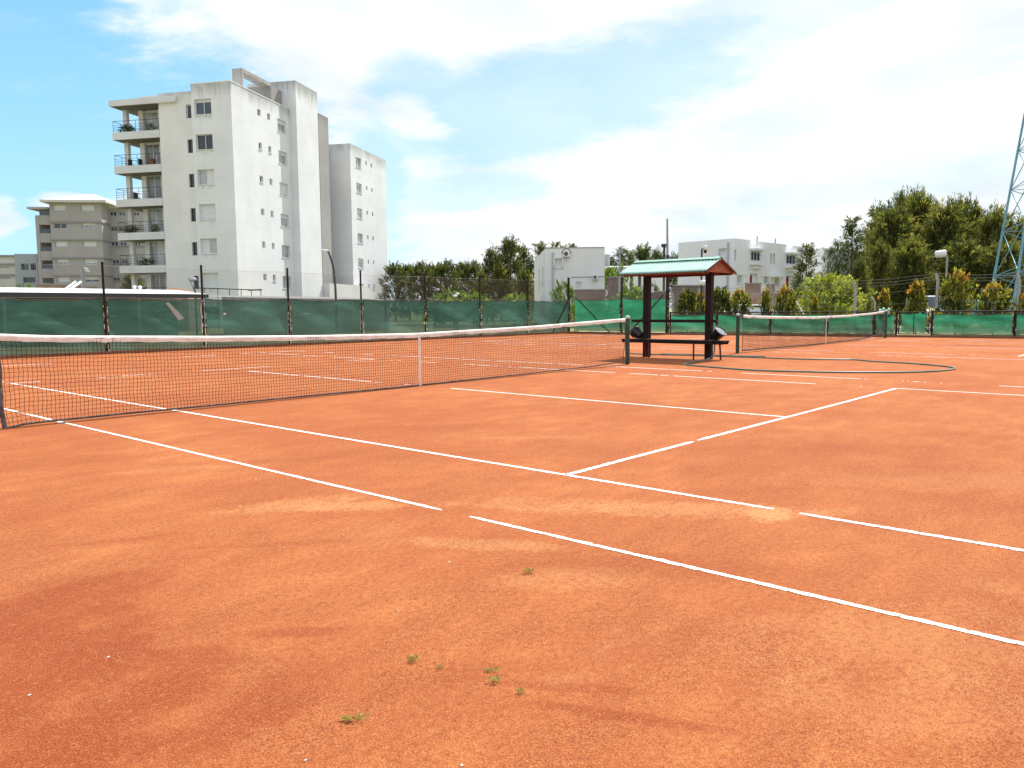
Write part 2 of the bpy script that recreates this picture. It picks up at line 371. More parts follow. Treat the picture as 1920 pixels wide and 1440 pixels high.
L['weed'] = leafmat('weed_leaves', [(.14, .15, .04), (.32, .30, .09), (.55, .48, .22)], .6, .3)

# ------------------------------------------------------------------ the ground
def claymat():
    m, nt, b = newmat('red_clay')
    p = objco(nt)
    big = noise(nt, mapped(nt, p, (1, 1, 1), (0, 0, .6)), .42, 6, .62, dist=.5); mid = noise(nt, mapped(nt, p, (1, 2.2, 1), (0, 0, -.5)), 1.7, 7, .65, dist=.3)
    fine = noise(nt, p, 34, 5, .75); grit = noise(nt, p, 150, 3, .7); spk = noise(nt, p, 310, 1, .5)
    c = mixc(nt, rng(nt, big, .32, .68), (.37, .11, .035), (.485, .175, .058))
    c = mixc(nt, rng(nt, mid, .38, .72, .55, 0), c, (.30, .075, .025))
    c = mixc(nt, rng(nt, noise(nt, mapped(nt, p, (1, 1.7, 1), (0, 0, .9)), .9, 8, .7), .56, .74, 0, .55), c, (.47, .20, .083))
    # patches of their own shape: dry pale sand and damp dark clay (x, y, rx, ry, turn, pale?, strength)
    wob = mth(nt, 'ADD', mth(nt, 'MULTIPLY', mth(nt, 'SUBTRACT', noise(nt, p, 3.2, 9, .74), .5), 6.5), mth(nt, 'MULTIPLY', mth(nt, 'SUBTRACT', fine, .5), 2.2))
    sp = nt.nodes.new('ShaderNodeSeparateXYZ'); nt.links.new(p, sp.inputs[0])
    def blob(x, y, ra, rb, ang):
        ca, sa = math.cos(ang), math.sin(ang); dx, dy = mth(nt, 'SUBTRACT', sp.outputs[0], x), mth(nt, 'SUBTRACT', sp.outputs[1], y)
        u = mth(nt, 'MULTIPLY', mth(nt, 'ADD', mth(nt, 'MULTIPLY', dx, ca), mth(nt, 'MULTIPLY', dy, sa)), 1/ra)
        v = mth(nt, 'MULTIPLY', mth(nt, 'SUBTRACT', mth(nt, 'MULTIPLY', dy, ca), mth(nt, 'MULTIPLY', dx, sa)), 1/rb)
        return mth(nt, 'ADD', mth(nt, 'ADD', mth(nt, 'MULTIPLY', u, u), mth(nt, 'MULTIPLY', v, v)), wob)
    def gp(px, py): return tuple(ground((px, py))[:2])
    SAND, DARK = (.56, .27, .11), (.27, .056, .017)
    for (px, py), ra, rb, ang, col, st in [
            ((1450, 963), .16, .13, 0, (.60, .36, .15), .8), ((1290, 955), .75, .16, -.95, SAND, .75), ((1040, 945), .6, .15, -.9, SAND, .55),
            ((560, 945), .42, .14, -.35, SAND, .8), ((680, 948), .3, .12, -.9, SAND, .8), ((900, 1020), .34, .09, -1.0, SAND, .6), ((1060, 1085), .3, .13, -.9, SAND, .5),
            ((40, 1150), .55, .22, .2, DARK, 1.2), ((110, 1240), .5, .25, .9, DARK, 1.25), ((230, 1340), .45, .2, .5, DARK, 1.1), ((60, 1420), .4, .25, .3, DARK, 1.1), ((470, 1330), .35, .12, .2, DARK, .8),
            ((560, 1185), .26, .04, -.75, DARK, 1.0), ((1150, 1340), .34, .03, -1.15, DARK, 1.0), ((1080, 1290), .2, .03, -1.0, DARK, .8), ((520, 1020), .5, .04, -.7, DARK, .5), ((250, 1010), .4, .04, -.5, DARK, .5), ((330, 1010), .6, .05, -.6, DARK, .35), ((1260, 1060), .5, .16, -.9, DARK, .55),
            ((1700, 1200), .6, .3, -.8, SAND, .35), ((1780, 1320), .5, .2, -.9, SAND, .3), ((1850, 900), 1.3, .35, -1.0, SAND, .35), ((1000, 820), .5, .1, -.8, SAND, .35),
            ((350, 880), .4, .1, -.6, SAND, .3), ((650, 1290), .8, .1, -.6, DARK, .3), ((1600, 840), 1.0, .2, -.9, DARK, .45), ((880, 800), 1.3, .2, -.8, DARK, .35),
            ((1560, 880), 1.0, .3, -.8, DARK, .35), ((600, 860), 1.2, .1, -.7, DARK, .35), ((420, 1400), .3, .15, .6, DARK, .5)]:
        x, y = gp(px, py)
        c = mixc(nt, rng(nt, blob(x, y, ra*1.2, rb*1.2, ang), .1, 1.5, st*.72, 0.), c, col)
    c = mixc(nt, rng(nt, fine, .46, .66, 0, .55), c, (.21, .045, .016))
    c = mixc(nt, rng(nt, fine, .34, .47, .5, 0), c, (.46, .19, .078))
    c = mixc(nt, rng(nt, grit, .52, .60, 0, .62), c, (.19, .044, .015))
    c = mixc(nt, rng(nt, grit, .44, .36, 0, .5), c, (.60, .27, .12))
    reg = rng(nt, noise(nt, mapped(nt, p, (1, 1.5, 1), (0, 0, .9)), 1.1, 5, .65), .44, .62)
    c = mixc(nt, mth(nt, 'MULTIPLY', reg, rng(nt, noise(nt, p, 75, 4, .75), .50, .60, 0, .75)), c, (.185, .04, .015))
    c = mixc(nt, rng(nt, spk, .67, .73, 0, .8), c, (.66, .42, .28))
    nt.links.new(c, b.inputs['Base Color']); b.inputs['Roughness'].default_value = .95; b.inputs['Specular IOR Level'].default_value = .12
    h = mth(nt, 'ADD', mth(nt, 'ADD', mth(nt, 'MULTIPLY', fine, .8), mth(nt, 'MULTIPLY', grit, .35)), mth(nt, 'MULTIPLY', mid, 1.2))
    bp = nt.nodes.new('ShaderNodeBump'); bp.inputs['Strength'].default_value = .8; bp.inputs['Distance'].default_value = .02
    nt.links.new(h, bp.inputs['Height']); nt.links.new(bp.outputs[0], b.inputs['Normal'])
    return m


K['clay'] = claymat()
m = MB(); m.quad((-900, -900, -.03), (1100, -900, -.03), (1100, 1100, -.03), (-900, 1100, -.03)); tag(m.build('ground', K['grass']), kind='structure')
m = MB(); m.quad((-40, -30, 0), (28.3, -30, 0), (25.2, 15.28, 0), (-40, 15.28, 0)); tag(m.build('clay_court', K['clay']), kind='structure')


def FX(y): return 24.75 + (11-y)*.165 if y < 11 else 24.75 - (y-11)*.05          # the line of the low fence at the end of the courts


# kerbs and grass strips under the fences
m = MB(); m.box((-40, 15.28, -.02), (25.0, 15.36, .085)); tag(m.build('kerb', K['kerb']), kind='structure')
m = MB(); m.box((-40, 15.36, -.02), (25.6, 16.6, .06)); tag(m.build('grass_verge', K['verge']), kind='structure')
m = MB(); ys = np.linspace(15.28, -30, 40)
for a, b_ in zip(ys[:-1], ys[1:]):
    for (o0, o1, h, mi) in ((-.42, -.32, .09, 0), (-.32, 1.2, .065, 1)):
        xa0, xa1, xb0, xb1 = FX(a)+o0, FX(a)+o1, FX(b_)+o0, FX(b_)+o1
        m.add([(xa0, a, -.02), (xa1, a, -.02), (xb1, b_, -.02), (xb0, b_, -.02), (xa0, a, h), (xa1, a, h), (xb1, b_, h), (xb0, b_, h)],
              [(4, 7, 6, 5), (0, 4, 5, 1), (0, 3, 7, 4), (1, 5, 6, 2)], mi)
tag(m.build('grass_verge', [K['kerb'], K['verge']]), kind='structure')
m = MB(); m.add([(31, 60, -.02), (38, 60, -.02), (48, -60, -.02), (41, -60, -.02)], [(0, 3, 2, 1)]); tag(m.build('road', K['asphalt']), kind='structure')

# painted lines, worn and broken, laid as strips with ragged edges
K['line'] = mat('white_line_paint', (.82, .81, .79), .9, 0, 48, col2=(.46, .20, .10), lo=.38, hi=.47)


def lines(name, segs, z=.0025):
    m = MB(); rs = random.Random(name)
    for (x0, y0), (x1, y1), w, gaps, wear in segs:
        p0, p1 = np.array((x0, y0)), np.array((x1, y1)); Ln = np.linalg.norm(p1-p0); d = (p1-p0)/Ln; n = np.array((-d[1], d[0]))
        st = .028; k = int(Ln/st); prev = None; wv = rs.random()*9
        for i in range(k+1):
            t = i*st
            on = not any(a <= t <= b for a, b in gaps)
            nn = math.sin(t*1.7+wv)+math.sin(t*4.1+2*wv)*.7+math.sin(t*.61+wv)*.9+rs.gauss(0, .55)
            if wear and nn < wear: on = False
            near = min([min(abs(t-a), abs(t-b)) for a, b in gaps] or [9])
            big = [g for g in gaps if g[1]-g[0] > .3 and min(abs(t-g[0]), abs(t-g[1])) < .2]
            if on and big and rs.random() > .5+near*3: on = False
            wl = w/2*min(1, .5+near*4)*(1+rs.gauss(0, .13)); wr = w/2*min(1, .5+near*4)*(1+rs.gauss(0, .13))
            off = math.sin(t*.9+wv)*.004
            cur = (p0+d*t+n*(wl+off), p0+d*t-n*(wr-off)) if on else None
            if cur and prev: m.quad((*prev[1], z), (*cur[1], z), (*cur[0], z), (*prev[0], z))
            prev = cur
    o = m.build(name, K['line']); return tag(o, kind='structure')


SV, SG, DB = 6.3126, 4.1843, 5.5362
def yat(x, px, py):                                   # where along the line x the photo shows a break
    return ground((px, py))[1]
gd = lambda pxs: [(-a, -b) for a, b in pxs]
lines('court_line', [
    ((-DB, 11.9), (-DB, -.1), .05, [(0, 1.2), (4.5, 5.0)], -2.2), ((-DB, 0), (-DB, -12), .036, [(6.36, 6.6)], -9),
    ((-SG, 11.9), (-SG, 0), .046, [], -2.3), ((-SG, 0), (-SG, -12), .044, [(7.97, 8.1)], -9),
    ((SG, 11.9), (SG, 0), .05, [(3, 3.6), (8, 8.7)], -1.2), ((SG, 0), (SG, -SV+.0), .05, [(1.1, 1.4)], -1.3), ((SG, -SV), (SG, -12), .05, [], -2.5),
    ((DB, 11.9), (DB, 0), .05, [(2, 3.2)], -1.1), ((DB, 0), (DB, -12), .05, [(2.6, 3.0)], -1.2),
    ((-SG, -SV), (SG, -SV), .052, [(1.99, 2.06)], -9), ((-SG, SV), (SG, SV), .05, [(.6, 1.4), (2.9, 3.5)], -.9),
    ((0, -.75), (0, -SV), .046, [], -3.4), ((0, SV), (0, .1), .05, [(0, .8)], -1.2),
    ((-DB, 11.885), (DB, 11.885), .07, [(0, 2.3), (4, 5)], -.6), ((0, 6.3), (0, 6.2), .05, [], 0)])
c2 = 18.4
lines('court_line', [((c2+sx*w, 12), (c2+sx*w, -18), .05, [(6, 7), (14, 14.7)], -1.0) for sx in (-1, 1) for w in (SG, DB)] +
      [((c2-SG, SV), (c2+SG, SV), .05, [], -.9), ((c2-SG, -SV), (c2+SG, -SV), .05, [], -.9), ((c2, SV), (c2, -SV), .05, [], -1), ((c2-DB, 11.9), (c2+DB, 11.9), .06, [], -.7)], .003)

# ------------------------------------------------------------------ nets and posts
def net(label, x0, x1, y, top, bot, strap, pitch, cord, hem_r, near_edge):
    root = thing('tennis_net', label, 'tennis net', ((x0+x1)/2, y, 0))
    n = int((x1-x0)/pitch); rs = random.Random(label)
    def P(t, s):                                     # t along, s from the ground to the top
        x = x0+(x1-x0)*t; z0, z1 = bot(t), top(t)-.03
        w = .012*math.sin(x*2.1)*(1-s)+.008*math.sin(x*6.3+s*5)
        ex = (.05*math.sin(s*9)*(1-s)+.07*(1-s)*s) * max(0, 1-(1-t)*40) + (.03*s+.008*math.sin(s*7)) * max(0, 1-t*40)
        return (x - ex + .004*math.sin(s*22+x*3), y+w, z0+(z1-z0)*s)
    rows = 20; mb = MB(); jit = lambda: rs.gauss(0, .0022)
    V = [[np.array(P(i/n, j/rows))+np.array((jit(), jit(), jit())) for j in range(rows+1)] for i in range(n+1)]
    vs = []; fs = []
    def strip(a, b, r):                                # three-sided cord
        d = b-a; d /= np.linalg.norm(d)+1e-9; e = np.cross(d, (0, 1., .01)); e /= np.linalg.norm(e); g = np.cross(d, e); o = len(vs)
        for p in (a, b):
            for k in range(3): vs.append(p+r*(math.cos(k*2.0944)*e+math.sin(k*2.0944)*g))
        for k in range(3): fs.append((o+k, o+(k+1) % 3, o+3+(k+1) % 3, o+3+k))
    for i in range(n+1):
        for j in range(rows+1):
            if j < rows: strip(V[i][j], V[i][j+1], cord)
            if i < n: strip(V[i][j], V[i+1][j], cord*1.02)
            if i < n and j >= rows-5: pass
    mb.add(vs, fs); mb.build('netting', K['cord'], root)
    hb = MB(); N = 90; prof = [(-.009, -.078), (-.015, -.04), (-.012, -.008), (0, 0), (.012, -.008), (.015, -.04), (.009, -.078)]
    ring = []
    for i in range(N+1):
        t = i/N; x = x0+(x1-x0)*t; ww = .006*math.sin(x*2.1)
        ring.append([(x, y+ww+a+.003*math.sin(x*9+k), top(t)+b+(.003*math.sin(x*13)+rs.gauss(0, .0012) if b < -.07 else 0)) for k, (a, b) in enumerate(prof)])
    k = len(prof); hb.add([p for g in ring for p in g], [(i*k+j, (i+1)*k+j, (i+1)*k+j+1, i*k+j+1) for i in range(N) for j in range(k-1)], 0, True)
    hb.build('headband', K['band'], root)
    hm = MB(); hm.tube([(P(i/60, 0)[0], P(i/60, 0)[1], P(i/60, 0)[2]) for i in range(61)], hem_r, 6); hm.build('bottom_cord', K['hem'], root)
    for t, r in near_edge:
        e = MB(); e.tube([P(t, j/12) for j in range(13)], r, 6); e.build('edge_cord', K['hem'], root)
    st = MB(); xs = x0+(x1-x0)*strap[0]; z = top(strap[0])
    for q, (za, zb) in enumerate(((z-.074, .0),)):
        for a in range(8):
            s0, s1 = za+(zb-za)*a/8, za+(zb-za)*(a+1)/8; wv = .004*math.sin(a*2)
            st.box((xs-.026+wv, y-.022, s1), (xs+.026+wv, y-.017, s0))
    st.build('centre_strap', K['band'], root)
    return root


f1 = lambda t: float(np.interp(t*12.33-6.13, [-6.13, -5.6, -5.02, -3.63, -1.95, 0, 2.98, 6.2], [1.045, 1.01, .99, .945, .905, .885, .94, 1.045]))
b1_ = lambda t: float(np.interp(t, [0, .02, .1, .3, .49, .7, .9, .97, 1], [.0, .03, .03, .02, .012, .02, .035, .07, .03]))
net('long near tennis net with white headband and centre strap, dark edge at its left end', -6.13, 6.2, 0, f1, b1_, (.4972,), .0445, .0026, .013, ((0, .026), (1, .010)))
f2 = lambda t: float(np.interp(t, [0, .03, .15, .42, .7, .9, 1], [1.06, 1.04, 1.0, .945, .97, 1.03, 1.09]))
b2_ = lambda t: float(np.interp(t, [0, .15, .42, .8, .93, 1], [.06, .05, .03, .05, .14, .24]))
net('farther tennis net with sagging white headband on the second court', 12.15, 24.75, 0, f2, b2_, (.5,), .075, .0044, .022, ((0, .012), (1, .03)))


def netpost(x, y, h, label, holex):
    root = thing('net_post', label, 'net post', (x, y, 0), 0, 'green tennis net posts')
    m = MB(); m.tube([(x, y, -.02), (x, y, h-.06)], .05, 14); m.build('post_shaft', K['greenpost'], root)
    m = MB(); m.lathe((x, y, h-.06), [(.056, 0), (.058, .02), (.05, .045), (.025, .062), (0, .066)], 14); m.build('post_cap', K['cap'], root)
    m = MB(); s = 1 if holex > 0 else -1
    m.tube([(x+s*.05, y, h-.09), (x+s*holex*s, y, h-.12)], .006, 5); m.build('tension_cable', K['cable'], root)
    m = MB(); m.tube([(x+s*.06, y-.03, h-.12), (x+s*.055, y-.055, h-.2), (x-s*.02, y-.06, h-.28)], .007, 5); m.build('cable_tail', K['cable'], root)
    m = MB(); m.tube([(x+s*.05, y, .2), (x+holex, y, .06)], .006, 5)
    m.build('tie_cord', K['cable'], root)


netpost(6.3, 0, 1.1, 'green net post holding the near net beside the bench', -.12)
netpost(-6.4, 0, 1.1, 'green net post at the left end of the near net', .26)
netpost(11.83, 0, 1.1, 'green net post with pale cap right of the shelter, near end of the farther net', .34)
netpost(25.0, .0, 1.12, 'green net post at the far end of the farther net, by the gate', -.25)

# ------------------------------------------------------------------ shelter, bench, bins, hose
sx = 9.08
sh = thing('players_shelter', 'small open shelter with mint corrugated gable roof on two dark posts between the courts', 'shelter', (sx, .3, 0))
for y in (1.22, -.56):
    m = MB(); m.box((sx-.08, y-.08, -.02), (sx+.08, y+.08, 2.2)); m.build('post', K['steel_dark'], sh, bevel=.012)
y0, y1, ew, ez, rz = -.86, 1.58, .80, 2.145, 2.475
def corr(side, name):
    m = MB(); ny = 240; nu = 6; vs = []
    for th in (0, -.006):
        for i in range(ny+1):
            y = y0+(y1-y0)*i/ny; w = .017*math.sin(2*math.pi*(y-y0)/.086)
            for j in range(nu+1):
                u = j/nu; vs.append((sx+side*(.01+(ew-.01)*u), y, rz-.012-(rz-ez)*u+w+th-.004*math.sin(u*3)))
    k = nu+1; n1 = (ny+1)*k; fs = []
    for i in range(ny):
        for j in range(nu):
            a = i*k+j; fs.append((a, a+1, a+k+1, a+k) if side < 0 else (a, a+k, a+k+1, a+1)); fs.append((n1+a, n1+a+k, n1+a+k+1, n1+a+1))
    fs += [(i*k+nu, n1+i*k+nu, n1+(i+1)*k+nu, (i+1)*k+nu) for i in range(ny)]
    m.add(vs, fs, 0, True); return m.build(name, K['roof_g'], sh)
corr(-1, 'roof_sheet'); corr(1, 'roof_sheet')
m = MB()
for s in (-1, 1): m.add([(sx, y0+.01, rz+.03), (sx, y1-.01, rz+.03), (sx+s*.13, y1-.01, rz-.024), (sx+s*.13, y0+.01, rz-.024)], [(0, 1, 2, 3)])
m.build('ridge_cap', K['roof_g'], sh)
m = MB()                                                    # soffit boards under both slopes
for s in (-1, 1):
    a0, a1 = (sx, rz-.05), (sx+s*(ew-.03), ez-.036)
    m.add([(a0[0], y0+.03, a0[1]), (a1[0], y0+.03, a1[1]), (a1[0], y1-.03, a1[1]), (a0[0], y1-.03, a0[1]), (a0[0], y0+.03, a0[1]-.02), (a1[0], y0+.03, a1[1]-.02), (a1[0], y1-.03, a1[1]-.02), (a0[0], y1-.03, a0[1]-.02)],
          [(0, 3, 2, 1), (4, 5, 6, 7), (0, 1, 5, 4), (3, 7, 6, 2), (1, 2, 6, 5)])
m.build('soffit', K['wood_red'], sh)
for y in (y0+.045, y1-.075):                                 # gable boards and the trim on the verge
    m = MB(); m.add([(sx-ew+.06, y, ez-.03), (sx+ew-.06, y, ez-.03), (sx, y, rz-.06), (sx-ew+.06, y+.03, ez-.03), (sx+ew-.06, y+.03, ez-.03), (sx, y+.03, rz-.06)],
                    [(0, 1, 2), (3, 5, 4), (0, 3, 4, 1)]); m.build('gable_board', K['wood_red'], sh)
for y in (y0-.02, y1-.005):
    m = MB()
    for s in (-1, 1):
        p = [(sx, rz-.01), (sx+s*ew, ez-.012), (sx+s*ew, ez-.062), (sx, rz-.065)]
        m.add([(a, y, b) for a, b in p]+[(a, y+.025, b) for a, b in p], [(0, 1, 2, 3), (4, 7, 6, 5), (0, 4, 5, 1), (3, 2, 6, 7), (1, 5, 6, 2)])
    m.build('verge_trim', K['steel_red'], sh)
m = MB()
for s in (-1, 1): m.box((sx+s*.62-.03, y0+.03, ez-.075), (sx+s*.62+.03, y1-.05, ez-.012))
m.box((sx-.6, 1.19, 2.08), (sx+.6, 1.25, 2.135)); m.box((sx-.6, -.59, 2.08), (sx+.6, -.53, 2.135)); m.build('rafter', K['steel_red'], sh)
m = MB(); m.box((sx-.16, -.82, .90), (sx-.082, 1.6, .975)); m.build('back_rail', K['steel_dark'], sh, bevel=.008)

be = thing('bench', 'long dark slatted bench with thin red legs under the mint roofed shelter', 'bench', (sx-.2, .3, 0))
m = MB()
for k, (xo, w) in enumerate(((-.42, .15), (-.255, .15))): m.box((sx+xo, -1.16, .425), (sx+xo+w, 1.74, .475))
m.box((sx-.42, -1.14, .38), (sx-.38, 1.72, .424)); m.box((sx-.15, -1.14, .38), (sx-.11, 1.72, .424)); m.build('seat', K['steel_dark'], be, bevel=.008)
for x, y in ((sx-.40, -.36), (sx-.13, -.92), (sx-.40, .92), (sx-.13, 1.2)):
    m = MB(); m.tube([(x+(.0), y, .41), (x-.03 if x < sx-.3 else x+.03, y-.02, -.02)], .022, 8); m.build('leg', K['steel_red'], be)
for y in (-.365, .92): m = MB(); m.box((sx-.40, y-.02, .385), (sx-.12, y+.02, .42)); m.build('cross_bar', K['steel_red'], be)


def basket(c, ax, label, lid):
    root = thing('waste_basket', label, 'waste basket', c, 0, 'black baskets fixed to the shelter posts')
    m = MB(); m.lathe(c, [(0, -.13), (.085, -.13), (.1, -.12), (.15, .12), (.165, .125), (.165, .145), (.15, .147), (.142, .12), (.095, -.1), (0, -.1)], 24, 0, ax); m.build('basket_body', K['black'], root)
    if lid:
        m = MB(); m.lathe(c, [(0, .138), (.09, .136), (.14, .128)], 24, 0, ax); m.build('inner_liner', K['lampcap'], root)
basket((sx-.02, -.80, .60), (-.10, -.72, .75), 'black tilted basket with grey lining on the right shelter post', True)
basket((sx-.0, 1.47, .58), (.25, .75, .35), 'black tilted basket on the left shelter post, half behind the net post', True)


def catmull(P, n=10):
    P = [np.array(p, float) for p in P]; P = [2*P[0]-P[1]]+P+[2*P[-1]-P[-2]]; out = []
    for i in range(1, len(P)-2):
        for k in range(n):
            t = k/n; a, b, c, d = P[i-1:i+3]
            out.append(.5*((2*b)+(c-a)*t+(2*a-5*b+4*c-d)*t*t+(-a+3*b-3*c+d)*t**3))
    return out+[P[-2]]
hz_ = .018
H1 = [(9.15, -.66, .52), (9.12, -.70, .32), (8.98, -.74, .12), (8.72, -.72, hz_), (7.9, -.86, hz_), (7.2, -1.0, hz_), (6.85, -1.12, hz_), (6.72, -1.3, hz_), (6.6, -1.62, hz_), (6.35, -2.3, hz_), (6.16, -3.1, hz_), (6.36, -4.0, hz_), (6.72, -4.8, hz_),
      (7.33, -5.6, hz_), (8.1, -6.02, hz_), (8.75, -6.1, hz_), (9.3, -5.88, hz_), (9.75, -5.3, hz_), (9.98, -4.85, hz_), (10.12, -4.2, hz_), (10.35, -3.85, hz_), (10.5, -3.55, hz_), (10.3, -3.2, hz_), (10.05, -2.5, hz_), (10.0, -1.3, hz_), (9.95, -.28, hz_),
      (9.98, .5, hz_), (9.8, 1.0, hz_), (9.75, 1.7, hz_), (9.9, 2.3, hz_)]
m = MB(); m.tube(catmull(H1, 8), .017, 8)
H2 = [(10.6, -1.35, hz_), (10.35, -.6, hz_), (10.3, .4, hz_), (10.1, 1.4, hz_)]; m.tube(catmull(H2, 8), .017, 8)
tag(recentre(m.build('garden_hose', K['hose'])), 'long green garden hose lying in a wide loop on the clay beside the shelter', 'hose')

# ------------------------------------------------------------------ fences round the courts
def chain(mb, p0, p1, z0, z1, r=.0018, w=.06, off=0.):
    """woven chain link: zigzag wires, real geometry"""
    p0, p1 = np.array(p0, float), np.array(p1, float); Ln = np.linalg.norm(p1-p0); d = (p1-p0)/Ln; nrm = np.array((-d[1], d[0]))
    nc = int(Ln/w); nr = int((z1-z0)/w); vs = []; fs = []
    for i in range(nc):
        pts = []
        for j in range(nr+1):
            u = (i + (j % 2))*w; pts.append(np.array((*(p0+d*u+nrm*off), z0+j*w)))
        for j in range(nr):
            a, b = pts[j], pts[j+1]; o = len(vs); dd = b-a; e = np.array((-dd[2]*d[0], -dd[2]*d[1], dd@np.array((*d, 0)))); e /= np.linalg.norm(e); q = np.array((*nrm, 0))
            for p in (a, b):
                vs += [p+e*r, p-e*r*.5+q*r*.87, p-e*r*.5-q*r*.87]
            for k in range(3): fs.append((o+k, o+(k+1) % 3, o+3+(k+1) % 3, o+3+k))
    mb.add(vs, fs)


def cloth(p0, p1, z0, z1, sag, seed, pull=.05, nx=26, nz=12):
    rs = random.Random(seed); p0, p1 = np.array(p0, float), np.array(p1, float); d = p1-p0; Ln = np.linalg.norm(d); d /= Ln; n = np.array((-d[1], d[0]))
    m = MB(); vs = []; a, b, c = rs.random()*6, rs.random()*6, rs.uniform(-.5, .5)
    for j in range(nz+1):
        s = j/nz
        for i in range(nx+1):
            t = i/nx; e = pull*math.sin(math.pi*s)*(1+.3*math.sin(s*11+a))
            u = t*Ln + e*(1-2*t)
            top = z1-sag*4*t*(1-t)*(1+c*(t-.5))-.012*math.sin(t*19+b); bot = z0+.015*math.sin(t*13+a)
            z = bot+(top-bot)*s
            w = .05*math.sin(math.pi*t)*math.sin(s*3+a)+.018*math.sin(t*9+s*5+b)+.012*math.sin(t*4+s*14+a)+.02*math.sin((t+s)*7+b)
            q = p0+d*u+n*w; vs.append((q[0], q[1], z))
    k = nx+1; m.add(vs, [(j*k+i, j*k+i+1, (j+1)*k+i+1, (j+1)*k+i) for j in range(nz) for i in range(nx)], 0, True)
    hem = [vs[nz*k+i] for i in range(k)]
    return m, hem


def fpost(p, h, r, root, flakes, z0=-.02, lash=1.65, name='post', along='x'):
    m = MB(); m.tube([(p[0], p[1], z0), (p[0], p[1], h)], r, 10); m.lathe((p[0], p[1], h), [(r*1.15, -.03), (r*1.2, 0), (r*.8, .03), (0, .04)], 10)
    o = m.build(name, K['postp'], root)
    if flakes:                                                 # the cloth's lashed and flaking edge strips beside the post
        m = MB()
        for dx in (-.055, .055):
            m.tube([(p[0]+dx+.006*math.sin(k*2), p[1]-.05, .05+(lash-.05)*k/10) if along == 'x' else (p[0]-.05, p[1]+dx+.006*math.sin(k*2), .1+(lash-.1)*k/10) for k in range(11)], .016, 6)
        m.build('lacing', K['flake'], o)
    return o


lf = thing('chain_link_fence', 'long tall chain link fence hung with teal windscreen behind the near court', 'fence', (8, 15.5, 0))
PX = [-11.9, -8.6, -5.35, -2.1, 1.16, 4.31, 7.6, 10.91, 14.32, 17.7, 21.11, 24.4]
for i, x in enumerate(PX): fpost((x, 15.5), 2.72 + .012*i, .037 if i < len(PX)-1 else .06, lf, True)
for i, (a, b) in enumerate(zip(PX[:-1], PX[1:])):
    m, hem = cloth((a+.05, 15.47), (b-.05, 15.47), .045, 1.69, .055, 'L%d' % i, .035); o = m.build('windscreen', K['scr_l'], lf)
    h = MB(); h.tube(hem, .013, 5); h.build('hem', K['hem'], o)
    if i == 4:
        t = MB(); t.add([(3.02, 15.42, 1.55), (3.12, 15.42, 1.58), (3.62, 15.42, 1.05), (3.42, 15.42, .98)], [(0, 3, 2, 1)]); t.build('repair_patch', K['tape'], o)
    if i == 5:
        t = MB(); t.add([(4.98, 15.42, 1.2), (5.06, 15.42, 1.22), (5.1, 15.42, 1.17), (5.02, 15.42, 1.15)], [(0, 3, 2, 1)]); t.build('repair_patch', K['white'], o)
m = MB(); chain(m, (PX[2], 15.53), (PX[-1], 15.53), 1.5, 2.68, .0021, .058); m.build('chain_mesh', K['wire'], lf)
m = MB()
for z, sg in ((2.68, .03), (1.72, .02)):
    for a, b in zip(PX[:-1], PX[1:]): m.tube([(a+(b-a)*k/6, 15.5, z-sg*4*(k/6)*(1-k/6)) for k in range(7)], .005, 4, caps=False)
m.build('tension_wire', K['wire'], lf)
m = MB(); m.tube([(24.4, 15.4, 1.9), (23.0, 15.42, .1)], .03, 8); m.build('brace', K['postp'], lf)

sf = thing('chain_link_fence', 'short tall fence with bright green windscreen and two diagonal braces, behind the shelter', 'fence', (24.6, 12.5, 0))
SP = [(24.46, 15.2), (24.55, 12.3), (24.62, 9.75)]
for i, p in enumerate(SP[1:]): fpost(p, 2.78 if i == 0 else 2.85, .055 if i == 0 else .085, sf, True, along='y')
for i, (a, b) in enumerate(zip(SP[:-1], SP[1:])):
    m, hem = cloth((a[0]-.04, a[1]-.05), (b[0]-.04, b[1]+.06), .13, 1.72, .03, 'S%d' % i); o = m.build('windscreen', K['scr_r'], sf)
    h = MB(); h.tube(hem, .013, 5); h.build('hem', K['hem'], o)
m = MB(); chain(m, SP[0], SP[2], 1.55, 2.7, .0021, .058); m.build('chain_mesh', K['wire'], sf)
m = MB(); m.tube([(24.4, 15.05, 1.85), (24.46, 12.95, .08)], .028, 8); m.build('brace', K['postp'], sf)
m = MB(); m.tube([(24.5, 9.9, 1.9), (24.45, 11.75, .1)], .03, 8); m.build('brace', K['postp'], sf)


def lowfence(label, ys, scr_to=.93, lash=True):
    root = thing('low_fence', label, 'fence', (FX(ys[0]), (ys[0]+ys[-1])/2, 0), 0)
    for i, y in enumerate(ys):
        fpost((FX(y), y), 1.05, .045, root, lash, lash=.95, along='y')
    for i, (a, b) in enumerate(zip(ys[:-1], ys[1:])):
        m, hem = cloth((FX(a)-.05, a-.04), (FX(b)-.05, b+.04), .13, .93, .025, label+str(i), .04); o = m.build('windscreen', K['scr_r'], root)
        h = MB(); h.tube(hem, .012, 5); h.build('hem', K['hem'], o)
    m = MB(); m.tube([(FX(y), y, 1.04) for y in (ys[0], ys[-1])], .028, 8); m.tube([(FX(y), y, .1) for y in (ys[0], ys[-1])], .02, 6); m.build('rail', K['postp'], root)
    m = MB(); chain(m, (FX(ys[0])+.03, ys[0]), (FX(ys[-1])+.03, ys[-1]), .1, 1.03, .0022, .07); m.build('chain_mesh', K['wire'], root)
    return root


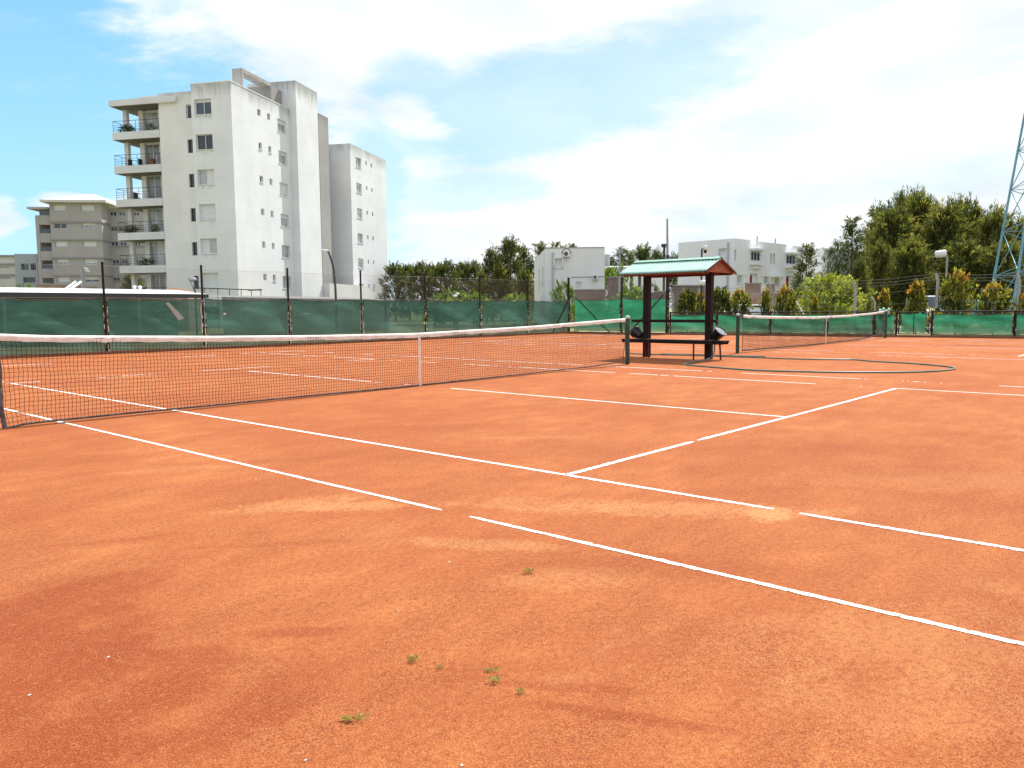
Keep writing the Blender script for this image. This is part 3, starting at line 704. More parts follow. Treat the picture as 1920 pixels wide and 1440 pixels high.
def yfence(px):                                               # y of the fence line under that image column
    d = ray((px, 600)); lo, hi = -30., 15.
    for _ in range(40):
        mid = (lo+hi)/2; t = (mid-CAM[1])/d[1] if abs(d[1]) > 1e-6 else 0
        x = CAM[0]+d[0]/d[1]*(mid-CAM[1])
        if x > FX(mid): hi = mid
        else: lo = mid
    return (lo+hi)/2
lowfence('low fence with green windscreen behind the farther net, left of the gate', [yfence(p) for p in (1257, 1345, 1445, 1551, 1640, 1681)])
lowfence('low fence with creased bright green windscreen right of the gate', [yfence(p) for p in (1748, 1903, 2010, 2130)])
ga, gb = yfence(1686), yfence(1742)
g = thing('gate', 'small green clothed gate with a centre bar in the low fence', 'gate', (FX(ga), (ga+gb)/2, 0))
m = MB(); q = lambda y, z: (FX(y)-.02, y, z)
m.tube([q(ga, .12), q(ga, 1.02), q(gb, 1.02), q(gb, .12), q(ga, .12)], .026, 8, smooth=False); m.tube([q((ga+gb)/2, .12), q((ga+gb)/2, 1.02)], .018, 8); m.build('gate_frame', K['postp'], g)
mm, hem = cloth((FX(ga)-.05, ga-.06), (FX(gb)-.05, gb+.06), .17, .98, .015, 'gate', .05); mm.build('windscreen', K['scr_r'], g)
m = MB(); m.box((FX(gb)-.06, gb-.02, .55), (FX(gb)-.02, gb+.1, .6)); m.build('latch', K['cable'], g)

a = yfence(1669); b = yfence(1648); m = MB(); n_ = 14
vs = []
for i in range(n_+1):
    y = a+(b-a)*i/n_; x = FX(y); h = .05+.05*math.sin(i*.9)*math.sin(math.pi*i/n_)
    vs += [(x-.1, y, .93+.02*math.sin(i*2)), (x-.07, y, 1.07+h), (x, y, 1.1+h*1.3), (x+.07, y, 1.07+h), (x+.1, y, .96)]
m.add(vs, [(i*5+j, i*5+j+1, (i+1)*5+j+1, (i+1)*5+j) for i in range(n_) for j in range(4)], 0, True)
tag(recentre(m.build('tarpaulin', K['roof_g'])), 'mint green cloth hung over the low fence rail at the far end of the net', 'tarpaulin')

# ------------------------------------------------------------------ building kit
def facade(mb, O, U, N, u0, u1, z0, z1, holes=(), depth=.16, mi=0):
    """a wall with real openings and reveals"""
    O, U, N = (np.array(v, float) for v in (O, U, N)); Z = np.array((0, 0, 1.)); flip = np.cross(U, Z) @ N < 0
    us = sorted({u0, u1} | {h[0] for h in holes} | {h[1] for h in holes}); zs = sorted({z0, z1} | {h[2] for h in holes} | {h[3] for h in holes})
    us = [u for u in us if u0 <= u <= u1]; zs = [z for z in zs if z0 <= z <= z1]
    P = lambda u, z, n=0.: O+U*u+Z*z+N*n
    def q(a, b, c, d): mb.quad(*((a, d, c, b) if flip else (a, b, c, d)), mi)
    for a, b in zip(us[:-1], us[1:]):
        for c, d in zip(zs[:-1], zs[1:]):
            um, zm = (a+b)/2, (c+d)/2
            if any(h[0] < um < h[1] and h[2] < zm < h[3] for h in holes): continue
            q(P(a, c), P(b, c), P(b, d), P(a, d))
    for a, b, c, d in [h[:4] for h in holes]:
        q(P(a, c), P(a, c, -depth), P(b, c, -depth), P(b, c)); q(P(a, d), P(b, d), P(b, d, -depth), P(a, d, -depth))
        q(P(a, c), P(a, d), P(a, d, -depth), P(a, c, -depth)); q(P(b, c), P(b, c, -depth), P(b, d, -depth), P(b, d))


def window(parent, O, U, N, h, depth=.16, fr='frame_w', glass='glass', mull=1, shut=0., side=None, fw_=.05, sill=True, name='window'):
    a, b, c, d = h; m = MB(); n0, n1 = -depth, -depth+.06
    for u0, u1, z0, z1 in ((a, b, c, c+fw_), (a, b, d-fw_, d), (a, a+fw_, c+fw_, d-fw_), (b-fw_, b, c+fw_, d-fw_)): m.obox(O, U, N, u0, u1, z0, z1, n0, n1)
    for k in range(mull):
        u = a+(b-a)*(k+1)/(mull+1); m.obox(O, U, N, u-fw_*.5, u+fw_*.5, c+fw_, d-fw_, n0, n1-.008)
    if sill: m.obox(O, U, N, a-.04, b+.04, c-.07, c-.004, -.02, .05)
    w = m.build(name, K[fr], parent)
    if sill and depth > .23:
        rs = random.Random(str(h)); m = MB()
        for q in range(5):
            m.obox(O, U, N, a+(b-a)*q/5, a+(b-a)*(q+1)/5, c-.1-rs.uniform(.03, .36), c-.075, .0, .004)
        m.build('rain_stain', K['stain'], w)
    m = MB(); m.obox(O, U, N, a+.003, b-.003, c+.003, d-.003, n0-.02, n0+.018); m.build('pane', K[glass], w)
    if shut > 0:
        s0, s1 = {None: (a, b), 'l': (a, (a+b)/2), 'r': ((a+b)/2, b)}[side]; zb = d-(d-c)*shut
        m = MB(); m.obox(O, U, N, s0+fw_, s1-fw_*.6, zb+fw_*.6, d-fw_, n0+.02, n0+.034); m.build('shutter', K['shutter'], w)
    return w


# ------------------------------------------------------------------ the big white apartment block
AL = R(28.3); C0 = np.array([25.835, 50.748, 0.])
apt = thing('apartment_building', 'tall white apartment block with stacked balconies and a service tower', 'building', C0, AL)
A_, B_ = np.array([math.cos(AL), math.sin(AL), 0]), np.array([-math.sin(AL), math.cos(AL), 0])
class Loc:                                                   # build in the block's own axes: a along the sunlit side, b away to the left
    pass
def LB(): return MB()
def fin(m, name, k, parent=apt): return m.build(name, K[k], parent, local=True)
ZL = np.array((0, 0, 1.)); Oa = np.array((0., 0, 0))
rows = [18.5-2.805*k for k in range(7)]
# left-hand face: front part
H = [(-3.36, -1.83, r-1.22, r) for r in rows]
m = MB(); facade(m, (0, 0, 0), (0, 1, 0), (-1, 0, 0), 0, 3.65, 0, 19.72, [(1.83, 3.36, r-1.22, r) for r in rows], .24)
NW = [(4.02, 4.52, r-1.32, r-.22) for r in rows]; DR = [(8.32, 9.76, r-1.9 if k == 0 else r-1.95, r+.1) for k, r in enumerate(rows)]
m.quad((0, 3.65, 0), (.5, 3.65, 0), (.5, 3.65, 19.72), (0, 3.65, 19.72))
facade(m, (.5, 0, 0), (0, 1, 0), (-1, 0, 0), 3.65, 7.08, 0, 19.34, NW, .24, 1)
m.quad((.5, 7.08, 0), (2, 7.08, 0), (2, 7.08, 19.34), (.5, 7.08, 19.34), 1)
facade(m, (2, 0, 0), (0, 1, 0), (-1, 0, 0), 7.08, 10.2, 0, 19.2, DR, .24, 1)
m.quad((2, 10.2, 0), (9.4, 10.2, 0), (9.4, 10.2, 19.2), (2, 10.2, 19.2)); m.quad((9.4, 10.2, 0), (9.4, 0, 0), (9.4, 0, 19.2), (9.4, 10.2, 19.2))
S1 = [(3.96, 4.5, r-.53, r+.02) for r in rows]; S2 = [(5.58, 6.06, r-.53, r+.02) for r in rows]; WR = [(7.3, 8.82, r-1.14, r-.03) for r in rows]
facade(m, (0, 0, 0), (1, 0, 0), (0, -1, 0), 0, 9.6, 0, 19.72, S1+S2+WR, depth=.2)
m.box((0.004, .004, 19.0), (9.58, 3.645, 19.3)); m.box((.51, 3.66, 18.9), (9.4, 10.1, 19.1))
m.build('wall', [K['wall_main'], K['wall_warm']], apt, local=True)
m = MB(); m.box((-.03, -.03, 19.725), (9.57, .16, 19.79)); m.box((-.03, .17, 19.725), (.16, 3.66, 19.79)); fin(m, 'coping', 'white')
for k, r in enumerate(rows):
    st = [(.22, None), (0, None), (1, 'l'), (.97, None), (1, 'r'), (.98, None), (0, None)][k]
    window(apt, C0, B_, -A_, (1.83, 3.36, r-1.22, r), .24, shut=st[0], side=st[1], glass='glass_b' if k == 0 else 'glass_l' if st[1] else 'glass')
    window(apt, C0+A_*.5, B_, -A_, NW[k], .24, mull=0, fr='frame_d' if k else 'frame_w', glass='glass', sill=False)
    window(apt, C0+A_*2, B_, -A_, DR[k], .24, mull=1, glass=('glass_l', 'glass_m', 'glass_m', 'glass_l', 'glass_l', 'glass_m', 'glass')[k], fr='alu', shut=(.16, .1, 0, .0, 1, 0, 0)[k], side=None if k < 4 else 'l', sill=False, name='balcony_door')
    window(apt, C0, A_, -B_, S1[k], .2, mull=0, glass='glass_l' if k in (3, 4, 5) else 'glass', sill=(k in (1, 2)))
    window(apt, C0, A_, -B_, S2[k], .2, mull=0, glass='glass_l' if k in (2, 3, 4) else 'glass', sill=k in (1, 5))
    window(apt, C0, A_, -B_, WR[k], .2, glass='glass_l', shut=(.35, .3, .9, .35, 0, 0, 0)[k])
# roof slab over the top balcony, balconies, columns, railings
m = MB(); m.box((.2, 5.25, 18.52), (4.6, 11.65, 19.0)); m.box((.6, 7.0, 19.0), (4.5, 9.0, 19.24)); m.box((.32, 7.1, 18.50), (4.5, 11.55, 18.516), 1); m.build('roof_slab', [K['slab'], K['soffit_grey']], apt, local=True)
for k in range(6):
    zt = 16.42-2.8*k
    m = MB(); m.box((.46, 7.09, zt-.62), (1.99, 10.2, zt-.3)); m.box((.46, 10.2, zt-.62), (5.2, 11.64, zt-.3))
    m.box((.46, 7.09, zt-.3), (.58, 11.52, zt)); m.box((.46, 11.52, zt-.3), (5.2, 11.64, zt)); m.box((.5, 7.1, zt-.64), (1.98, 10.19, zt-.624), 1); m.box((.5, 10.21, zt-.64), (5.1, 11.6, zt-.624), 1); o = m.build('balcony', [K['slab'], K['soffit_grey']], apt, local=True)  # thin dark layers below the slab carry its underside shade as colour
    m = MB(); zr = [zt+.2, zt+.4, zt+.6, zt+.92]
    for z in zr:
        t = .022 if z == zr[-1] else .011
        m.tube([(.52, 7.12, z), (.52, 11.58, z), (5.1, 11.58, z)], t, 5, smooth=False)
    for b in np.linspace(7.2, 11.58, 5): m.tube([(.52, b, zt), (.52, b, zt+.92)], .018, 5)
    for a in np.linspace(1.4, 5.1, 4): m.tube([(a, 11.58, zt), (a, 11.58, zt+.92)], .018, 5)
    m.build('railing', K['rail'], o, local=True)
for k in range(7):
    zb, ztp = (16.12-2.8*k, 18.52-2.81*k if k == 0 else 16.42-2.8*(k-1)-.62)
    if k == 6: zb = 0
    m = MB(); m.box((1.5, 11.0, zb), (1.86, 11.36, ztp)); fin(m, 'column', 'slab')
# service tower, roof frame and the recess
m = MB(); m.box((9.58, -.68, 0), (13.85, 4.2, 22.3)); m.box((9.85, -.5, 22.3), (13.6, 4.0, 22.31)); fin(m, 'service_tower', 'wall_core')
m = MB(); m.box((2.97, .7, 19.3), (3.16, 1.66, 21.63)); m.box((3.16, .7, 21.34), (7.69, 1.66, 21.63)); fin(m, 'roof_frame', 'frame_conc')
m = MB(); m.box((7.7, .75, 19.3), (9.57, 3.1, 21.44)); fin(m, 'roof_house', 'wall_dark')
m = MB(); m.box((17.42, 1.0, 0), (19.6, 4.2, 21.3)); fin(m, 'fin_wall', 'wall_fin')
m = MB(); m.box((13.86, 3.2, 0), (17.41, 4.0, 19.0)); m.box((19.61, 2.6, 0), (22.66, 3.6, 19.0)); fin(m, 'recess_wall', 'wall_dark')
m = MB()
for k in range(118): m.box((20.4, 2.40, 1.0+k*.15), (22.6, 2.56, 1.07+k*.15))
fin(m, 'louvre', 'louvre')
# twin block
rw2 = [18.1-2.765*k for k in range(7)]
T1 = [(24.1, 25.55, r-1.05, r) for r in rw2]; T2 = [(26.72, 27.16, r-.45, r) for r in rw2]; T3 = [(28.24, 28.68, r-.45, r) for r in rw2]
m = MB(); facade(m, (0, 0, 0), (1, 0, 0), (0, -1, 0), 22.67, 32.75, 0, 19.25, T1+T2+T3, depth=.2)
m.quad((22.67, 0, 0), (22.67, 9, 0), (22.67, 9, 19.25), (22.67, 0, 19.25)); m.quad((32.75, 0, 0), (32.75, 9, 0), (32.75, 9, 19.25), (32.75, 0, 19.25))
m.quad((22.67, 9, 0), (32.75, 9, 0), (32.75, 9, 19.25), (22.67, 9, 19.25)); m.quad((22.67, 0, 19.0), (32.75, 0, 19.0), (32.75, 9, 19.0), (22.67, 9, 19.0))
fin(m, 'wall', 'wall_twin')
for k in range(7):
    window(apt, C0, A_, -B_, T1[k], .2, glass='glass_l', shut=(0, .3, .5, 0, .4, 0, 0)[k]); window(apt, C0, A_, -B_, T2[k], .2, mull=0, sill=False); window(apt, C0, A_, -B_, T3[k], .2, mull=0, sill=False)
m = MB(); m.box((13.9, -1.4, 0), (22.6, -.72, 3.95)); m.box((22.4, -1.2, 0), (25.5, -.05, 3.4)); fin(m, 'entrance_wall', 'slab')


def leafy(c, r, n, leaf, seed, mats, name, parent=None, flat=1., tiptop=None):
    """a loose mass of leaves; used for pots and small plants"""
    rs = np.random.RandomState(seed); d = rs.normal(size=(n, 3)); d /= np.linalg.norm(d, axis=1)[:, None]; rr = rs.rand(n)**.45
    p = d*rr[:, None]*np.array(r); p[:, 2] *= flat
    return leafquads(p+np.array(c), d, leaf, rs, mats, name, parent, rs.rand(n))


def leafquads(P, Dr, leaf, rs, mats, name, parent, tone, mi=None, asp=.45, jitter=.7):
    n = len(P); D = Dr+rs.normal(size=(n, 3))*jitter; D /= np.linalg.norm(D, axis=1)[:, None]
    X = np.cross(D, rs.normal(size=(n, 3))); X /= np.linalg.norm(X, axis=1)[:, None]+1e-9
    l = (leaf*(.6+.8*rs.rand(n)))[:, None]
    v = np.stack([P, P+D*l*.5+X*l*asp*.5, P+D*l, P+D*l*.45-X*l*asp*.5], 1).reshape(-1, 3)
    me = bpy.data.meshes.new(name); me.vertices.add(4*n); me.vertices.foreach_set('co', v.ravel()); me.loops.add(4*n); me.polygons.add(n)
    me.loops.foreach_set('vertex_index', np.arange(4*n, dtype=np.int32)); me.polygons.foreach_set('loop_start', np.arange(0, 4*n, 4, dtype=np.int32))
    for m_ in (mats if isinstance(mats, list) else [mats]): me.materials.append(m_)
    if mi is not None: me.polygons.foreach_set('material_index', np.asarray(mi, dtype=np.int32))
    me.update(calc_edges=True)
    at_ = me.attributes.new('tone', 'FLOAT', 'POINT'); at_.data.foreach_set('value', np.repeat(tone, 4).astype(np.float32))
    o = bpy.data.objects.new(name, me); COL.objects.link(o)
    if parent is not None: o.parent = parent
    return o


def bloc(a, b, z): return C0+A_*a+B_*b+np.array((0, 0, z))
pl = [(0, 10.6, 'bushy plant spilling over the top floor balcony rail', .55, 500), (3, 10.7, 'dark trailing plants along the fourth balcony rail', .4, 400), (3, 8.3, 'small plant pot beside the door on the fourth balcony', .25, 160), (0, 8.2, 'small potted plants at the right end of the top balcony', .28, 160), (4, 9.2, 'brown leafed plants behind the lowest balcony rail', .5, 350)]
for k, b, lab, r_, n_ in pl:
    zt = 16.42-2.8*k; c = bloc(.95, b, zt-.3)
    t = thing('potted_plant', lab, 'potted plant', c, 0, 'plants on the apartment balconies')
    m = MB(); m.lathe(c, [(0, 0), (.16, 0), (.22, .32), (.24, .33), (.2, .3), (0, .3)], 12); m.build('pot', K['pot'], t)
    o = leafy((0, 0, .55), (r_*.5, r_*1.5, .42), n_, .17, int(b*10), L['dark'] if k else L['mid'], 'foliage', t); o.rotation_euler.z = AL
def chairs(k, b, lab):
    zt = 16.42-2.8*k-.3; c = bloc(1.2, b, zt)
    t = thing('balcony_chair', lab, 'chair', c, AL, 'furniture on the apartment balconies')
    m = MB(); m.box((-.25, -.25, .4), (.25, .25, .45)); m.build('seat', K['rail'], t, local=True)
    m = MB(); m.box((-.25, .2, .46), (.25, .25, .95)); m.build('backrest', K['rail'], t, local=True)
    for x in (-.22, .22):
        for y in (-.22, .22): m = MB(); m.box((x-.02, y-.02, 0), (x+.02, y+.02, .39)); m.build('leg', K['rail'], t, local=True)
chairs(1, 10.4, 'dark chair behind the second balcony rail from the top, left one'); chairs(1, 9.4, 'dark chair behind the second balcony rail from the top, middle one'); chairs(2, 10.0, 'dark reclining chair on the third balcony from the top')
c = bloc(1.3, 7.9, 13.32); t = thing('folding_rack', 'white folding rack leaning by the door on the second balcony', 'rack', c, AL)
m = MB(); m.tube([(0, -.4, 0), (0, -.4, 1.15), (0, .2, 1.15), (0, .2, 0)], .03, 6); m.tube([(0, -.4, .6), (0, .2, .6)], .02, 6); m.build('rack_frame', K['white'], t, local=True)
m = MB(); m.box((-.1, .5, 0), (.4, 1.1, .95)); tag(m.build('storage_crate', K['tile'], t, local=True))

# ------------------------------------------------------------------ tan apartment block and the pale ones behind
def onplane(px, py, O, U_):                                   # where that pixel meets a wall plane: along it, and height
    d = ray((px, py)); n = np.array((-U_[1], U_[0])); t = ((O-CAM)[:2]@n)/(d[:2]@n); p = CAM+d*t; return (p-O)[:2]@U_[:2], p[2]
def tanblock():
    D = 138; c = at((195, 500), D); c[2] = 0; th_ = R(-42)
    U = np.array((math.cos(th_), math.sin(th_), 0)); N = np.array((U[1], -U[0], 0)); V = -N
    root = thing('apartment_building', 'tan banded apartment block with white hipped roof, left of the tall white one', 'building', c, th_)
    pw = lambda p: onplane(p, 480, c, U)[0]; up_ = lambda y: onplane(150, y, c, U)[1]
    rws = [382, 417, 450.5, 484, 517, 550]
    z = [up_(r) for r in rws]; u0 = pw(98); m = MB(); ztop = up_(381); DV = 3.2
    hs = []
    for r in (384.5, 418, 452, 485.5, 518.5):
        for a, b in ((104, 128), (156, 182)): hs.append((pw(a), pw(b), up_(r+10.5), up_(r)))
    facade(m, c, U, N, u0, 0, 0, ztop, hs, .3); m.quad(c, c+V*DV, c+V*DV+ZL*ztop, c+ZL*ztop)
    # set-back wing on the right
    O2 = c+V*DV; pv = lambda p: onplane(p, 480, O2, U)[0]; uv = lambda y: onplane(240, y, O2, U)[1]
    hs2 = [(pv(a), pv(b), uv(r+8), uv(r)) for r in (397, 425, 453, 487, 520) for a, b in ((209, 222), (226, 238), (253, 264), (278, 290))]
    facade(m, O2, U, N, 0, 20, 0, uv(391), hs2, .3); m.quad(O2+U*20, O2+U*20+V*9, O2+U*20+V*9+ZL*uv(391), O2+U*20+ZL*uv(391))
    m.build('wall', K['tan'], root)
    for i, h in enumerate(hs): window(root, c, U, N, h, .3, glass='glass_b' if i in (2, 9) else 'glass_l', shut=(1, 1, 0, .45, 1, 1, .6, .75, 1, .6)[i % 10], fw_=.07, sill=False)
    for i, h in enumerate(hs2): window(root, O2, U, N, h, .3, glass='glass_b', fw_=.08, sill=False)
    m = MB()
    for zz in z[1:]: m.obox(c, U, N, u0-.1, .18, zz-.06, zz+.12, -DV+.1, .2); m.obox(O2, U, N, .3, 20, zz-.7, zz-.56, -.1, .18)
    m.build('floor_band', K['tan_slab'], root)
    m = MB()                                                          # balcony corner at the left, open loggias
    ul = pw(67)
    for i, zz in enumerate(z[1:]+[0]):
        m.obox(c, U, N, ul, u0-.12, zz-.3, zz+1.15 if i == -1 else zz+1.1, -6.6, -.6)
    m.obox(c, U, N, ul, ul+.5, 0, z[1]+1.1, -6.7, -.55); m.obox(c, U, N, ul-.8, u0-.2, ztop-.9, ztop-.6, -7, .1)
    m.obox(c, U, N, ul+.5, u0-.12, 0, ztop-.9, -7.0, -6.61)
    m.build('loggia', K['tan'], root)
    for zz in z[1:]: m = MB(); m.obox(c, U, N, ul+.6, u0-.14, zz+1.11, zz+1.75, -.7, -.66); m.build('balustrade_glass', K['glass_b'], root)
    m = MB()
    def hip(O, ua, ub, va, vb, zb, h):
        P = lambda u, v, z_: O+U*u+V*v+ZL*z_
        um, vm = (ua+ub)/2, (va+vb)/2; a, b, c_, d = P(ua, va, zb), P(ub, va, zb), P(ub, vb, zb), P(ua, vb, zb); r1, r2 = P(um-.8, vm, zb+h), P(um+.8, vm, zb+h)
        m.add([a, b, c_, d, r1, r2], [(0, 1, 5, 4), (1, 2, 5), (2, 3, 4, 5), (3, 0, 4)])
        m.obox(O, U, N, ua, ub, zb-.36, zb-.01, -vb, -va, 1)
    hip(c, u0-.9, 1.1, -1.0, 12, ztop+.4, 1.7); hip(O2, 1.2, 21, -.6, 10, uv(391)+.4, 2.2)
    m.build('roof', [K['sheet_white'], K['tan_light']], root)
tanblock()
D = 150; c = at((42, 500), D); c[2] = 0; th_ = R(-42); U = np.array((math.cos(th_), math.sin(th_), 0)); N = np.array((U[1], -U[0], 0))
pb = thing('apartment_building', 'pale low banded apartment block at the far left edge', 'building', c, th_)
up_ = lambda y: onplane(20, y, c, U)[1]
hs = [(a, b, up_(r+6), up_(r)) for r in (497, 517) for a, b in ((-6.5, -4.2), (-1.9-2.2, -1.9), (-10.5, -8.2))]
m = MB(); facade(m, c, U, N, -24, 0, 0, up_(478), hs, .3); m.quad(c, c-N*12, c-N*12+ZL*up_(478), c+ZL*up_(478)); m.build('wall', K['pale'], pb)
for h in hs: window(pb, c, U, N, h, .3, glass='glass_l', shut=.5, fw_=.08, sill=False)
m = MB()
for y in (480, 496, 516): m.obox(c, U, N, -24, .2, up_(y)-.1, up_(y)+.15, -.1, .3)
m.build('floor_band', K['tan_slab'], pb)
D = 146; c = at((70, 500), D); c[2] = 0
bb = thing('apartment_building', 'narrow blue grey block with loggias between the pale and the tan blocks', 'building', c, th_)
hs = [(-2.4, -1.3, up_(506), up_(494)), (-1.0, -.2, up_(506), up_(494)), (-2.2, -.4, up_(530), up_(520))]
m = MB(); facade(m, c, U, N, -3.3, 0, 0, up_(476), hs, 1.2); m.quad(c, c-N*9, c-N*9+ZL*up_(476), c+ZL*up_(476)); m.quad(c-U*3.3-N*1.3, c-N*1.3, c-N*1.3+ZL*up_(476), c-U*3.3-N*1.3+ZL*up_(476)); m.build('wall', K['bluegrey'], bb)

# ------------------------------------------------------------------ white houses on the right
def house1():
    D = 62; c = at((1037, 560), D); c[2] = 0; U = np.array((math.cos(R(-51)), math.sin(R(-51)), 0)); N = np.array((U[1], -U[0], 0)); V = np.array((math.cos(R(43)), math.sin(R(43)), 0))
    root = thing('house', 'small white two storey house with two air conditioners on its blank wall', 'house', c)
    f = D/FPX; pu = lambda p: (p-1037)*f*1.0; zz = lambda y: CAM[2]+(579.5-y)*f
    h1 = (pu(1040.5), pu(1054), zz(502), zz(486.5)); h2 = (pu(1079), pu(1090), zz(544), zz(530))
    m = MB(); facade(m, c, U, N, -.6, pu(1132.5), 0, zz(468), [h1, h2], .18)
    NL = np.array((-V[1], V[0], 0)); O = c-U*.6; hl = [(2.3, 3.6, 3.2, 4.6), (6.8, 8.2, 3.0, 4.6), (2.0, 2.6, .8, 2.4), (4.2, 5.0, .0, 2.2)]
    facade(m, O, V, NL, 0, 15, 0, zz(468), hl, .18)
    e = c+U*pu(1132.5); m.quad(e, e+V*15, e+V*15+ZL*zz(468), e+ZL*zz(468)); m.quad(O+ZL*(zz(468)-.35), e+ZL*(zz(468)-.35), e+V*15+ZL*(zz(468)-.35), O+V*15+ZL*(zz(468)-.35)); m.quad(O+V*15, e+V*15, e+V*15+ZL*zz(468), O+V*15+ZL*zz(468))
    m.build('wall', K['house'], root)
    w = window(root, c, U, N, h1, .18, glass='glass_l', shut=.97, mull=0, fw_=.1); m = MB()
    for a, b, cc, d in ((h1[0]-.1, h1[1]+.1, h1[3], h1[3]+.1), (h1[0]-.1, h1[0], h1[2], h1[3]), (h1[1], h1[1]+.1, h1[2], h1[3]), (h1[0]-.1, h1[1]+.1, h1[2]-.12, h1[2]-.08)): m.obox(c, U, N, a, b, cc, d, .0, .1)
    m.build('surround', K['white'], w)
    window(root, c, U, N, h2, .18, glass='glass_l', shut=.95, mull=0, fw_=.08)
    for h in hl: window(root, O, V, NL, h, .18, fw_=.08, glass='glass_b')
    m = MB(); m.obox(c, U, N, -.08, .05, 0, zz(476), .02, .13); m.build('drainpipe', K['drain'], root)
    m = MB(); m.obox(c, U, N, -.6, pu(1132.5), zz(468), zz(466.5), -.3, .05); m.build('coping', K['concrete'], root)
    for (px, py, w_, h_) in ((1062, 479, 12, 10), (1115, 522, 9, 8)):
        a = pu(px); b = zz(py); hw, hh = w_*f/2, h_*f/2
        m = MB(); m.obox(c, U, N, a-hw, a+hw, b-hh, b+hh, .08, .38); ac = m.build('air_conditioner', K['white'], root)
        m = MB(); cc = c+U*(a-hw*.15)+ZL*b+N*.385; m.lathe(cc, [(0, 0), (hh*.55, 0.01), (hh*.72, .02), (hh*.75, -.01)], 18, 0, N); m.build('fan_grille', K['frame_d'], ac)
        m = MB(); m.obox(c, U, N, a-hw*.8, a+hw*.8, b-hh-.06, b-hh-.005, .0, .4); m.build('bracket', K['galv'], ac)
    a, b = pu(1062), zz(479); m = MB(); m.tube([c+U*(a+.33*math.cos(t))+ZL*(b+.05+.38*math.sin(t))+N*.03 for t in np.linspace(0, math.pi, 9)], .025, 5); m.build('pipe', K['frame_d'], root)
    m = MB(); m.tube([c+U*pu(1070)+ZL*zz(521.5)+N*.03, c+U*pu(1132)+ZL*zz(521)+N*.03], .02, 5); m.build('cable', K['frame_d'], root)
house1()


def brickwall(px0, px1, y0, y1, D0, D1, label, k='brick', thick=.3, cope=True, hgt0=0):
    a, b = at((px0, y0), D0), at((px1, y1), D1); z0, z1 = a[2], b[2]; d = b-a; d[2] = 0; Ln = np.linalg.norm(d); U = d/Ln; N = np.array((U[1], -U[0], 0)); O = np.array((a[0], a[1], 0))
    root = thing('brick_wall', label, 'wall', O+U*Ln/2, math.atan2(U[1], U[0]))
    m = MB(); p = [O, O+U*Ln, O+U*Ln+ZL*z1, O+ZL*z0]; m.add(p+[x-N*thick for x in p], [(0, 1, 2, 3), (5, 4, 7, 6), (3, 2, 6, 7), (0, 3, 7, 4), (1, 5, 6, 2)]); m.build('wall_body', K[k], root)
    if cope: m = MB(); q = [O-U*.05+ZL*z0+N*.04, O+U*(Ln+.05)+ZL*z1+N*.04, O+U*(Ln+.05)+ZL*z1-N*(thick+.04), O-U*.05+ZL*z0-N*(thick+.04)]; m.add([x+ZL*.004 for x in q]+[x+ZL*.07 for x in q], [(4, 5, 6, 7), (0, 1, 5, 4), (1, 2, 6, 5), (3, 7, 6, 2), (0, 4, 7, 3)]); m.build('coping', K['concrete'], root)
    return root
brickwall(1071, 1134, 544, 543.5, 57, 56.5, 'brown brick wall in front of the small white house', 'brick_dark')
brickwall(1140, 1163, 521, 520, 60, 59, 'dark taller brick wall right of the small white house', 'brick_dark')
brickwall(1165, 1250, 548, 547, 58, 57, 'low brown brick wall seen under the left half of the shelter roof', 'brick_dark')
brickwall(68, 182, 533, 538, 60, 60, 'red brick wall above the white shed roof at left', 'brick')
brickwall(1262, 1322, 536, 536, 55, 55, 'dark brick wall behind the round clipped shrub', 'brick_dark')
brickwall(1397, 1427, 532, 532, 57, 57, 'brown brick wall left of a white gate before the terrace', 'brick')
brickwall(1437, 1453, 534, 534, 57, 57, 'short brown brick wall right of a white gate before the terrace', 'brick')
brickwall(1398, 1460, 551, 551, 54, 54, 'lower red brick wall behind the parked white car', 'brick')
c0_ = at((1427.5, 545), 57); c1_ = at((1436.5, 545), 57)
m = MB(); m.box((min(c0_[0], c1_[0]), min(c0_[1], c1_[1]), 0), (max(c0_[0], c1_[0]), max(c0_[1], c1_[1]), hgt(534, 1432, 57))); tag(recentre(m.build('garden_gate', K['white'])), 'white garden gate between two brown brick walls', 'gate')

def house_back():
    D = 80; c = at((1125, 560), D); c[2] = 0; U = np.array((math.cos(R(-50)), math.sin(R(-50)), 0)); N = np.array((U[1], -U[0], 0)); V = -N; f = D/FPX; zz = lambda y: CAM[2]+(578.5-y)*f
    root = thing('house', 'low white house behind, mostly hidden by the shelter roof and trees', 'house', c); w = 125*f
    hs = [(55*f, 61*f, zz(548), zz(515)), (70*f, 76*f, zz(548), zz(520))]
    m = MB(); facade(m, c, U, N, 0, w, 0, zz(502), hs, .3); m.quad(c, c+V*8, c+V*8+ZL*zz(502), c+ZL*zz(502)); e = c+U*w; m.quad(e, e+V*8, e+V*8+ZL*zz(502), e+ZL*zz(502)); m.build('wall', K['house'], root)
    for h in hs: window(root, c, U, N, h, .3, fr='frame_d', mull=0, sill=False)
    m = MB(); P = lambda u, v, z: c+U*u+V*v+ZL*z
    m.add([P(-.3, -.3, zz(502)), P(w+.3, -.3, zz(502)), P(w+.3, 8, zz(493)), P(-.3, 8, zz(493)), P(-.3, -.3, zz(502)-.12), P(w+.3, -.3, zz(502)-.12)], [(0, 1, 2, 3), (4, 5, 1, 0)]); m.build('roof', K['sheet_white'], root)
    for p in (14, 19): m = MB(); q = P(p*f, 3, zz(498)); m.lathe(q, [(.22, -.4), (.22, .9), (.3, .95), (.3, 1.15), (0, 1.25)], 12); m.build('flue', K['galv'], root)
house_back()


